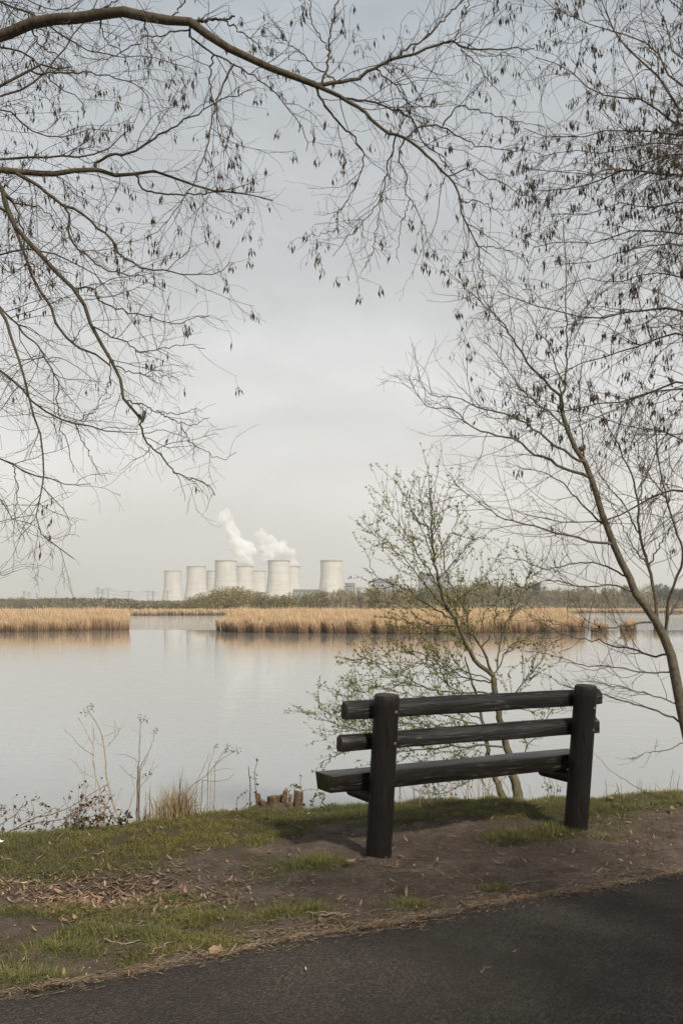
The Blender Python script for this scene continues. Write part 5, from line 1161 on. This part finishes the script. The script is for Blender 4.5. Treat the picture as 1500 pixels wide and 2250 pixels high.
a = rL.normal(math.atan2(uE[1], uE[0]), .7, n); L_ = rL.uniform(.008, .05, n) * np.where(rL.random(n) < .12, 1.8, 1); d = np.stack([np.cos(a), np.sin(a), rL.normal(size=n) * .12], 1) * L_[:, None] * .5; s = np.stack([-np.sin(a), np.cos(a), 0 * a], 1) * rL.uniform(.0008, .0028, n)[:, None]; P = np.concatenate([xy, z[:, None]], 1)
Vq = np.stack([P - d - s, P - d + s, P + d + s, P + d - s], 1); c = np.array([(0.34, 0.235, 0.14), (0.25, 0.16, 0.095), (0.42, 0.33, 0.22), (0.12, 0.085, 0.055)])[rL.integers(0, 4, n)] * rL.uniform(.7, 1.2, (n, 1))
mb.add(Vq.reshape(-1, 3), np.arange(n * 4).reshape(-1, 4), col=np.repeat(c, 4, 0))
tag(mb.build('leaf_litter', M['dry']), kind='stuff')
# soil crumbs
n = 26000; xy = np.stack([rL.uniform(-2.6, 3.4, n), rL.uniform(3.7, 8.2, n)], 1); ok = (path_v(xy[:, 0], xy[:, 1]) > .0) & (xy[:, 1] < crest_y(xy[:, 0])) & (rL.random(n) > grass_mask(xy[:, 0], xy[:, 1])); xy = xy[ok]; n = len(xy); rr_ = rL.uniform(.0015, .0045, n) * np.where(rL.random(n) < .06, 2.2, 1); P = np.concatenate([xy, (ground_z(xy[:, 0], xy[:, 1]) + rr_ * .3)[:, None]], 1)
dirs = np.array([(1, 0, 0), (0, 1, 0), (-1, 0, 0), (0, -1, 0), (0, 0, .8)]); Vq = P[:, None] + dirs[None] * rr_[:, None, None] * rL.uniform(.6, 1.3, (n, 5, 1)); T = np.arange(n)[:, None, None] * 5 + np.array([[0, 1, 4], [1, 2, 4], [2, 3, 4], [3, 0, 4]])[None]
c = np.where(rL.random((n, 1)) < .12, np.array((0.36, 0.29, 0.21)), np.array((0.15, 0.115, 0.09))) * rL.uniform(.5, 1.5, (n, 1)); tag(obj('soil_crumbs', make_mesh('soil_crumbs', Vq.reshape(-1, 3), None, T.reshape(-1, 3), smooth=False, col=np.repeat(c, 5, 0)), M['dry']), kind='stuff')
def stick(pxs, w, label, mat='stick', lift=.012):
    p = np.array([gp(*q) for q in pxs]); p3 = np.concatenate([p, (np.where(path_v(p[:, 0], p[:, 1]) < 0, .02, ground_z(p[:, 0], p[:, 1])) + lift)[:, None]], 1); P = spline(p3, 12); P[1:-1] += rL.normal(size=(10, 3)) * .004; o0 = P[0].copy()
    V, Q, T = tubes([P - o0], [np.linspace(w, w * .5, 12)], 6, True); tag(obj('stick', make_mesh('stick', V, Q, T), M[mat], None, o0), label, 'stick', 'sticks lying on the bank')
stick([(0, 1886), (20, 1890), (38, 1896)], .008, 'thick pale stick at the left edge of the grass'); stick([(145, 1834), (125, 1855), (85, 1888)], .004, 'thin pale straw stick lying in the left grass')
stick([(665, 2008), (710, 2018), (745, 2015)], .006, 'dark stick lying below the grass left of the left bench post'); stick([(700, 2022), (750, 2014), (790, 2008)], .005, 'pale stick crossing beside the dark one left of the bench post')
stick([(225, 2064), (270, 2070), (310, 2064)], .005, 'dark twig on bare soil in the lower left'); stick([(325, 2092), (360, 2075), (400, 2052)], .0045, 'long thin pale twig slanting towards the path at lower left'); stick([(345, 2106), (352, 2100), (362, 2092)], .006, 'short pale chip of wood near the path at lower left')
stick([(1125, 1938), (1155, 1936), (1185, 1932)], .004, 'straight pale twig on the soil in front of the right bench post'); stick([(1310, 1920), (1325, 1912), (1340, 1912)], .006, 'curved pale twig near the path edge at the right'); stick([(935, 1905), (965, 1918), (995, 1928)], .004, 'long dark twig on the soil under the bench')
stick([(1055, 2152), (1068, 2145), (1082, 2140)], .002, 'thin straw on the asphalt right of centre'); stick([(1010, 1978), (1020, 1990), (1035, 2000)], .004, 'dark twig crossing the path edge below the bench')
fz = gp(4, 1877); v, q_, c = leaf_mesh(rL, .07, .3, 1.2, (0.8, 0.8, 0.78)); o = obj('scrap', make_mesh('scrap', v, q_, smooth=False), M['feather'], None, (fz[0], fz[1], float(ground_z(*fz)) + .05)); tag(o, 'small white scrap lying in the grass at the left edge', 'litter')

# ------------------------------------------------------------------ plants on the bank edge
def plant(name, label, cat, stems, mat, Y, r, lv=None, heads=(), group=None, headcol=(0.22, 0.17, 0.12), leafcols=None, ldens=0, lsize=.02):
    t_ = trace([(p, a, e, Y, Y + r.normal(0, .1)) for p, a, e in stems], r, .2, 18, .003); b0 = t_[0][0][0]; gz = float(ground_z(b0[0], b0[1]))
    root = thing(name, label, cat, (b0[0], b0[1], gz), 0, group); org = np.array(root.location); ends = []
    for (P, R) in t_:
        if P[0][2] > gz and P[0][2] < gz + .5: P = np.vstack([np.array((P[0][0], P[0][1], gz - .03)), P[1:]])
        V, Q, _ = tubes([P - org], [R], 5); s_ = obj('stem', make_mesh('stem', V, Q), mat, root); ends.append(P[None])
        if lv:
            mb = MB(); cur = [(P[None], R[None])]
            for c in lv:
                nx = []
                for Pp, Rp in cur:
                    S0, D_, rp, tt, pl, ix = spawn(r, Pp, Rp, c['dens'], c.get('tmin', .3), c.get('ang', (45, 12)), .8)
                    if not len(S0): continue
                    ln = r.uniform(*c['len'], len(S0)); Pc = grow(r, S0, D_, ln, 6, .12, np.array((0, 0, 1.0)), c.get('tw', .05)); Rc = taper(np.full(len(S0), c['r'][0]), np.full(len(S0), c['r'][1]), 6); V, Q, _ = tubes(Pc - org, Rc, 3); mb.add(V, Q); nx.append((Pc, Rc)); ends.append(Pc)
                cur = nx
            if mb.n: tag(mb.build('side_shoots', mat, s_, True), kind='stuff')
    for px, py, rp in heads:
        c = at(px, py, Y) - org; mb = MB()
        for q in range(16):
            o_ = c + r.normal(size=3) * rp / F * Y * .5; d = nrm(r.normal(size=3)) * rp / F * Y * .35; s2 = nrm(np.cross(d, r.normal(size=3))) * .004; mb.add([o_ - d, o_ + s2, o_ + d, o_ - s2], [(0, 1, 2, 3)], col=np.array(headcol) * r.uniform(.6, 1.4))
        mb.build('seed_head', M['dry'], root)
    if leafcols: small_leaves(root, ends, r, ldens, lsize, leafcols)
    return root
M['straw'] = plain('dead_stalk', (0.24, 0.185, 0.125), (0.42, 0.34, 0.24), 40, 0.9, 0.1); M['brownstalk'] = plain('brown_stalk', (0.11, 0.078, 0.054), (0.25, 0.185, 0.13), 40, 0.9, 0.1)
rP = np.random.default_rng(71)
plant('dry_weed', 'tallest dead weed stalk with a dark seed head at lower left', 'dead plant', [([(267, 1815), (250, 1770), (237, 1725), (230, 1665), (225, 1620), (210, 1585), (192, 1560)], 5, 2), ([(225, 1620), (245, 1612), (264, 1600)], 1.6, 1), ([(235, 1640), (255, 1618), (264, 1600)], 1.6, 1), ([(225, 1640), (212, 1630), (206, 1612)], 1.4, 1)], M['straw'], 7.15, rP, [dict(dens=2.5, len=(.05, .2), r=(.0012, .0007))], [(184, 1566, 9), (197, 1557, 9), (203, 1552, 5)])
plant('dry_weed', 'pale forked dead weed stalk close left of the tallest one', 'dead plant', [([(228, 1790), (227, 1765), (215, 1720), (205, 1670), (205, 1600)], 4, 1.4), ([(213, 1712), (185, 1700), (165, 1680), (148, 1662)], 1.6, .9), ([(206, 1660), (175, 1640), (160, 1620), (138, 1600)], 1.6, .9), ([(204, 1640), (185, 1600), (173, 1578)], 1.4, .9), ([(212, 1740), (195, 1725), (163, 1670)], 1.4, .9)], M['straw'], 7.25, rP, [dict(dens=2, len=(.05, .15), r=(.001, .0006))])
plant('dry_weed', 'thin straight dead weed stalk with a small branched head', 'dead plant', [([(300, 1815), (302, 1740), (305, 1665), (310, 1590), (318, 1580)], 3.2, 1.2), ([(305, 1690), (330, 1645), (342, 1607)], 1.8, 1), ([(304, 1700), (320, 1672), (326, 1658)], 1.4, .9), ([(303, 1715), (280, 1700), (262, 1680)], 1.3, .8), ([(305, 1675), (290, 1665), (265, 1657)], 1.3, .8), ([(302, 1740), (325, 1705), (340, 1670)], 1.2, .8)], M['brownstalk'], 7.2, rP, [dict(dens=3, len=(.04, .12), r=(.001, .0006))], [(308, 1578, 9), (321, 1583, 9), (342, 1607, 6), (320, 1705, 9), (330, 1700, 7)])
plant('dry_weed', 'dead weed stalk leaning right with open dry flower heads', 'dead plant', [([(400, 1790), (405, 1752), (425, 1725), (455, 1700), (480, 1675), (500, 1660), (520, 1650)], 3.4, 1.2), ([(440, 1712), (470, 1718), (500, 1712), (515, 1700)], 1.8, .9), ([(455, 1700), (465, 1665), (475, 1637)], 1.8, .9), ([(470, 1685), (490, 1655), (500, 1642)], 1.6, .9), ([(430, 1722), (445, 1690), (460, 1655)], 1.5, .9), ([(460, 1698), (490, 1690), (515, 1690)], 1.4, .9)], M['straw'], 7.35, rP, [dict(dens=5, len=(.03, .1), r=(.001, .0006), tmin=.5)], [(521, 1649, 7), (500, 1642, 7), (476, 1637, 6), (510, 1650, 6), (496, 1650, 5)])
plant('dry_weed', 'short thin grey weed stalk between the tall dead weeds', 'dead plant', [([(272, 1815), (285, 1770), (295, 1740), (288, 1700)], 2, .9), ([(310, 1815), (318, 1780), (320, 1740)], 1.6, .8), ([(245, 1815), (256, 1760), (268, 1730)], 1.6, .8)], M['straw'], 7.2, rP, [dict(dens=4, len=(.04, .12), r=(.001, .0006))])
# dry grass tuft
def dry_tuft(px, py, Y, n, h0, rad, label, green=.12):
    c = at(px, py, Y)[:2]; pp = c + rP.normal(size=(n, 2)) * np.array((rad, rad * .6)); zz = ground_z(pp[:, 0], pp[:, 1]); col = np.where(rP.random((n, 1)) < green, np.array((0.11, 0.12, 0.045)), np.array((0.56, 0.44, 0.28))) * rP.uniform(.6, 1.2, (n, 1))
    V, Q, T, C_ = blades(pp, rP.uniform(.4, 1.1, n) * h0, rP.uniform(.003, .006, n), .42, col, rP, zz); o0 = np.array((c[0], c[1], float(ground_z(*c)))); tag(obj('dry_grass', make_mesh('dry_grass', V - o0, Q, T, smooth=False, col=C_), M['grass'], None, o0), label, 'dry grass')
dry_tuft(383, 1805, 7.25, 420, .29, .08, 'bright straw coloured grass tuft on the bank edge left of centre'); dry_tuft(402, 1800, 7.3, 26, .42, .03, 'few tall green blades rising out of the straw tuft', .9); dry_tuft(335, 1812, 7.2, 110, .14, .1, 'short dry grass left of the straw tuft'); dry_tuft(440, 1800, 7.4, 50, .2, .09, 'sparse thin blades right of the straw tuft', .4)
dry_tuft(1000, 1760, 8.25, 110, .24, .35, 'thin dry stems standing under the seat of the bench'); dry_tuft(1420, 1752, 8.4, 40, .2, .25, 'few dry blades on the crest near the slender trunk')
# bramble
wl = [(0.13, 0.082, 0.055), (0.19, 0.125, 0.08), (0.10, 0.062, 0.042), (0.24, 0.17, 0.11)]
plant('bramble', 'brown bramble tangle with withered leaves at the left edge of the bank', 'bramble', [([(-20, 1840), (0, 1815), (20, 1800), (40, 1785), (50, 1765)], 3.5, 1.2), ([(0, 1840), (60, 1805), (110, 1790), (160, 1770), (200, 1745), (235, 1725)], 3.6, 1.5), ([(20, 1830), (80, 1808), (140, 1800), (190, 1765), (240, 1745)], 3, 1.3), ([(60, 1832), (75, 1795), (68, 1755)], 1.8, .9), ([(100, 1825), (105, 1790), (120, 1775), (130, 1790)], 2, .9), ([(120, 1820), (165, 1805), (205, 1800), (250, 1815)], 2.4, 1), ([(150, 1825), (175, 1790), (180, 1750), (178, 1740)], 1.8, .9), ([(-30, 1800), (10, 1770), (12, 1780)], 2, 1), ([(0, 1862), (25, 1840), (48, 1825)], 2, 1)],
      M['brownstalk'], 6.95, rP, [dict(dens=12, len=(.05, .24), r=(.0017, .0008), ang=(60, 20), tmin=.05), dict(dens=7, len=(.02, .09), r=(.001, .0006), tmin=.1)], (), None, leafcols=wl, ldens=5, lsize=.032)
plant('bramble', 'pile of dead bramble stems with dark clumps of leaves below the tall weeds', 'bramble', [([(130, 1822), (160, 1790), (200, 1770), (237, 1725)], 3, 1.4), ([(160, 1825), (190, 1800), (230, 1790), (262, 1810)], 2.4, 1.2), ([(262, 1818), (240, 1780), (215, 1765), (185, 1775)], 2.2, 1.1), ([(200, 1822), (225, 1790), (240, 1760), (250, 1745)], 2, 1), ([(185, 1822), (170, 1795), (150, 1780)], 2, 1)], M['brownstalk'], 7.05, rP, [dict(dens=16, len=(.05, .22), r=(.0015, .0008), ang=(62, 20), tmin=.05)], (), None, leafcols=wl, ldens=6, lsize=.03)
gl = [(0.07, 0.085, 0.028), (0.09, 0.10, 0.035), (0.055, 0.065, 0.028)]
plant('ground_herb', 'low dark green leafy herbs at the edge of the bank below the dead weeds', 'plant', [([(160 + 12 * q, 1832 - q * .9), (162 + 12 * q + rP.normal() * 5, 1815 - q), (164 + 12 * q + rP.normal() * 9, 1800 + rP.normal() * 6 - q)], 2, 1) for q in range(11)], M['brownstalk'], 6.95, rP, [dict(dens=14, len=(.03, .09), r=(.0012, .0008), tmin=.1)], (), None, leafcols=gl + wl[:1], ldens=40, lsize=.03)
# stump with cut stems
sp = at(605, 1775, 7.55); sz = float(ground_z(sp[0], sp[1])); st = thing('tree_stump', 'cluster of sawn off stems on the crest of the bank left of the bench', 'stump', (sp[0], sp[1], sz))
def cut_stem(dx, dy, h0, r0, lx, seed):
    r = np.random.default_rng(seed); n, k = 14, 9; V = []; ph = r.uniform(0, 6, 6); an = np.arange(n) * 2 * PI / n; sl = r.normal(size=2) * .35
    for q in range(k):
        t = q / (k - 1); rad = r0 * (1.35 - .5 * t + .1 * np.sin(t * 7 + ph[3])) * (1 + .16 * np.sin(2 * an + ph[0] + t) + .10 * np.sin(3 * an + ph[1] - t * 2) + .06 * np.sin(7 * an + ph[2] + 3 * t))
        z = -.06 + (h0 + .06) * t + (t ** 3) * (rad * np.cos(an) * sl[0] + rad * np.sin(an) * sl[1]); V.append(np.stack([dx + lx * t + rad * np.cos(an), dy + rad * np.sin(an), z], 1))
    V = np.array(V).reshape(-1, 3); c0 = len(V); top = V[-n:]; V = np.vstack([V, top.mean(0) + (0, 0, r.uniform(-.008, .012))]); i = np.arange(k - 1)[:, None] * n; j = np.arange(n)[None]; j2 = (j + 1) % n
    Q = np.stack([i + j, i + j2, i + n + j2, i + n + j], -1).reshape(-1, 4); T = [(c0, (k - 1) * n + q, (k - 1) * n + (q + 1) % n) for q in range(n)]
    me = make_mesh('cut_stem', V, Q, T, smooth=False); me.materials.append(M['stump_bark']); me.materials.append(M['stump']); mi = np.zeros(len(Q) + len(T), np.int32); mi[len(Q):] = 1; me.polygons.foreach_set('material_index', mi); obj('cut_stem', me, None, st)
M['stump_bark'] = plain('stump_bark', (0.045, 0.03, 0.02), (0.17, 0.115, 0.07), 38, 0.95, 0.1)
for q, (dx, dy, h0, r0, lx) in enumerate([(-.11, .02, .12, .024, -.03), (-.02, -.03, .11, .045, .0), (.05, .03, .145, .022, .025), (.16, .0, .135, .03, .015), (.09, -.04, .06, .036, .02), (-.07, -.02, .07, .03, -.02), (.02, .06, .09, .026, 0), (.085, .02, .10, .018, .03)]): cut_stem(dx, dy, h0, r0, lx, 300 + q)
V, Q = lathe(np.array([-.03, .02, .045, .05]), np.array([.24, .17, .08, .01]), 18, False); V[:, 1] *= .6; V[:, 2] += .012 * np.sin(V[:, 0] * 60) * np.cos(V[:, 1] * 50); obj('root_mound', make_mesh('root_mound', V, Q), M['bark'], st)
plant('sprout', 'two upright thorny sprouts beside the sawn off stems', 'plant', [([(548, 1790), (550, 1740), (546, 1685)], 3, 1.6), ([(562, 1790), (562, 1740), (560, 1700), (566, 1668)], 2.6, 1.2), ([(530, 1795), (540, 1770), (560, 1760)], 1.5, .8), ([(525, 1790), (520, 1760), (545, 1735)], 1.4, .8)], M['brownstalk'], 7.5, rP, [dict(dens=6, len=(.03, .14), r=(.0011, .0007), tmin=.2)], (), None, leafcols=[(0.09, 0.11, 0.035), (0.10, 0.07, 0.04)], ldens=9, lsize=.024)
plant('sprout', 'green leaved sprouts right of the sawn off stems', 'plant', [([(668, 1785), (662, 1750), (660, 1705)], 2, 1), ([(650, 1785), (648, 1755), (645, 1722)], 1.8, .9), ([(680, 1785), (690, 1755), (720, 1735)], 1.6, .8), ([(640, 1785), (634, 1760), (634, 1740)], 2, 1), ([(700, 1783), (715, 1740), (717, 1730)], 1.8, .9), ([(690, 1780), (720, 1772), (748, 1770)], 1.5, .8), ([(655, 1740), (690, 1735), (705, 1755)], 1.2, .7)], M['brownstalk'], 7.6, rP, [dict(dens=6, len=(.03, .1), r=(.0011, .0007), tmin=.2)], (), None, leafcols=[(0.10, 0.14, 0.035), (0.08, 0.11, 0.03), (0.13, 0.16, 0.05)], ldens=20, lsize=.03)
plant('sprout', 'thin leafy shoots on the crest below the right end of the seat', 'plant', [([(1200 + 6 * q, 1765), (1203 + 7 * q, 1740), (1195 + 9 * q, 1715 + rP.normal() * 8)], 1.6, .8) for q in range(4)], M['brownstalk'], 8.3, rP, [dict(dens=6, len=(.03, .1), r=(.001, .0007))], (), None, leafcols=[(0.10, 0.14, 0.035), (0.09, 0.11, 0.03)], ldens=16, lsize=.022)
plant('sprout', 'tangle of thin dry shoots under the left end of the seat', 'plant', [([(880 + 10 * q, 1772 - q * .5), (874 + 10 * q + rP.normal() * 12, 1735), (866 + 11 * q + rP.normal() * 26, 1690 + rP.normal() * 16)], 1.6, .7) for q in range(24)], M['straw'], 8.35, rP, [dict(dens=6, len=(.05, .2), r=(.0012, .0008))], (), None, leafcols=[(0.11, 0.13, 0.04), (0.2, 0.16, 0.09)], ldens=5, lsize=.02)
plant('sprout', 'few short bare twigs sticking up from the crest at the right', 'plant', [([(1333, 1752), (1331, 1730), (1330, 1712)], 2, 1), ([(1362, 1752), (1358, 1735), (1355, 1722)], 3, 1.4), ([(1412, 1752), (1406, 1730), (1404, 1716)], 1.6, .9), ([(1470, 1752), (1472, 1725), (1478, 1690)], 1.6, .9), ([(1490, 1752), (1488, 1725), (1492, 1705)], 1.6, .9), ([(1445, 1750), (1406, 1733), (1350, 1700), (1305, 1655)], 2.2, .9)], M['brownstalk'], 8.35, rP, [dict(dens=2, len=(.03, .1), r=(.001, .0007))])
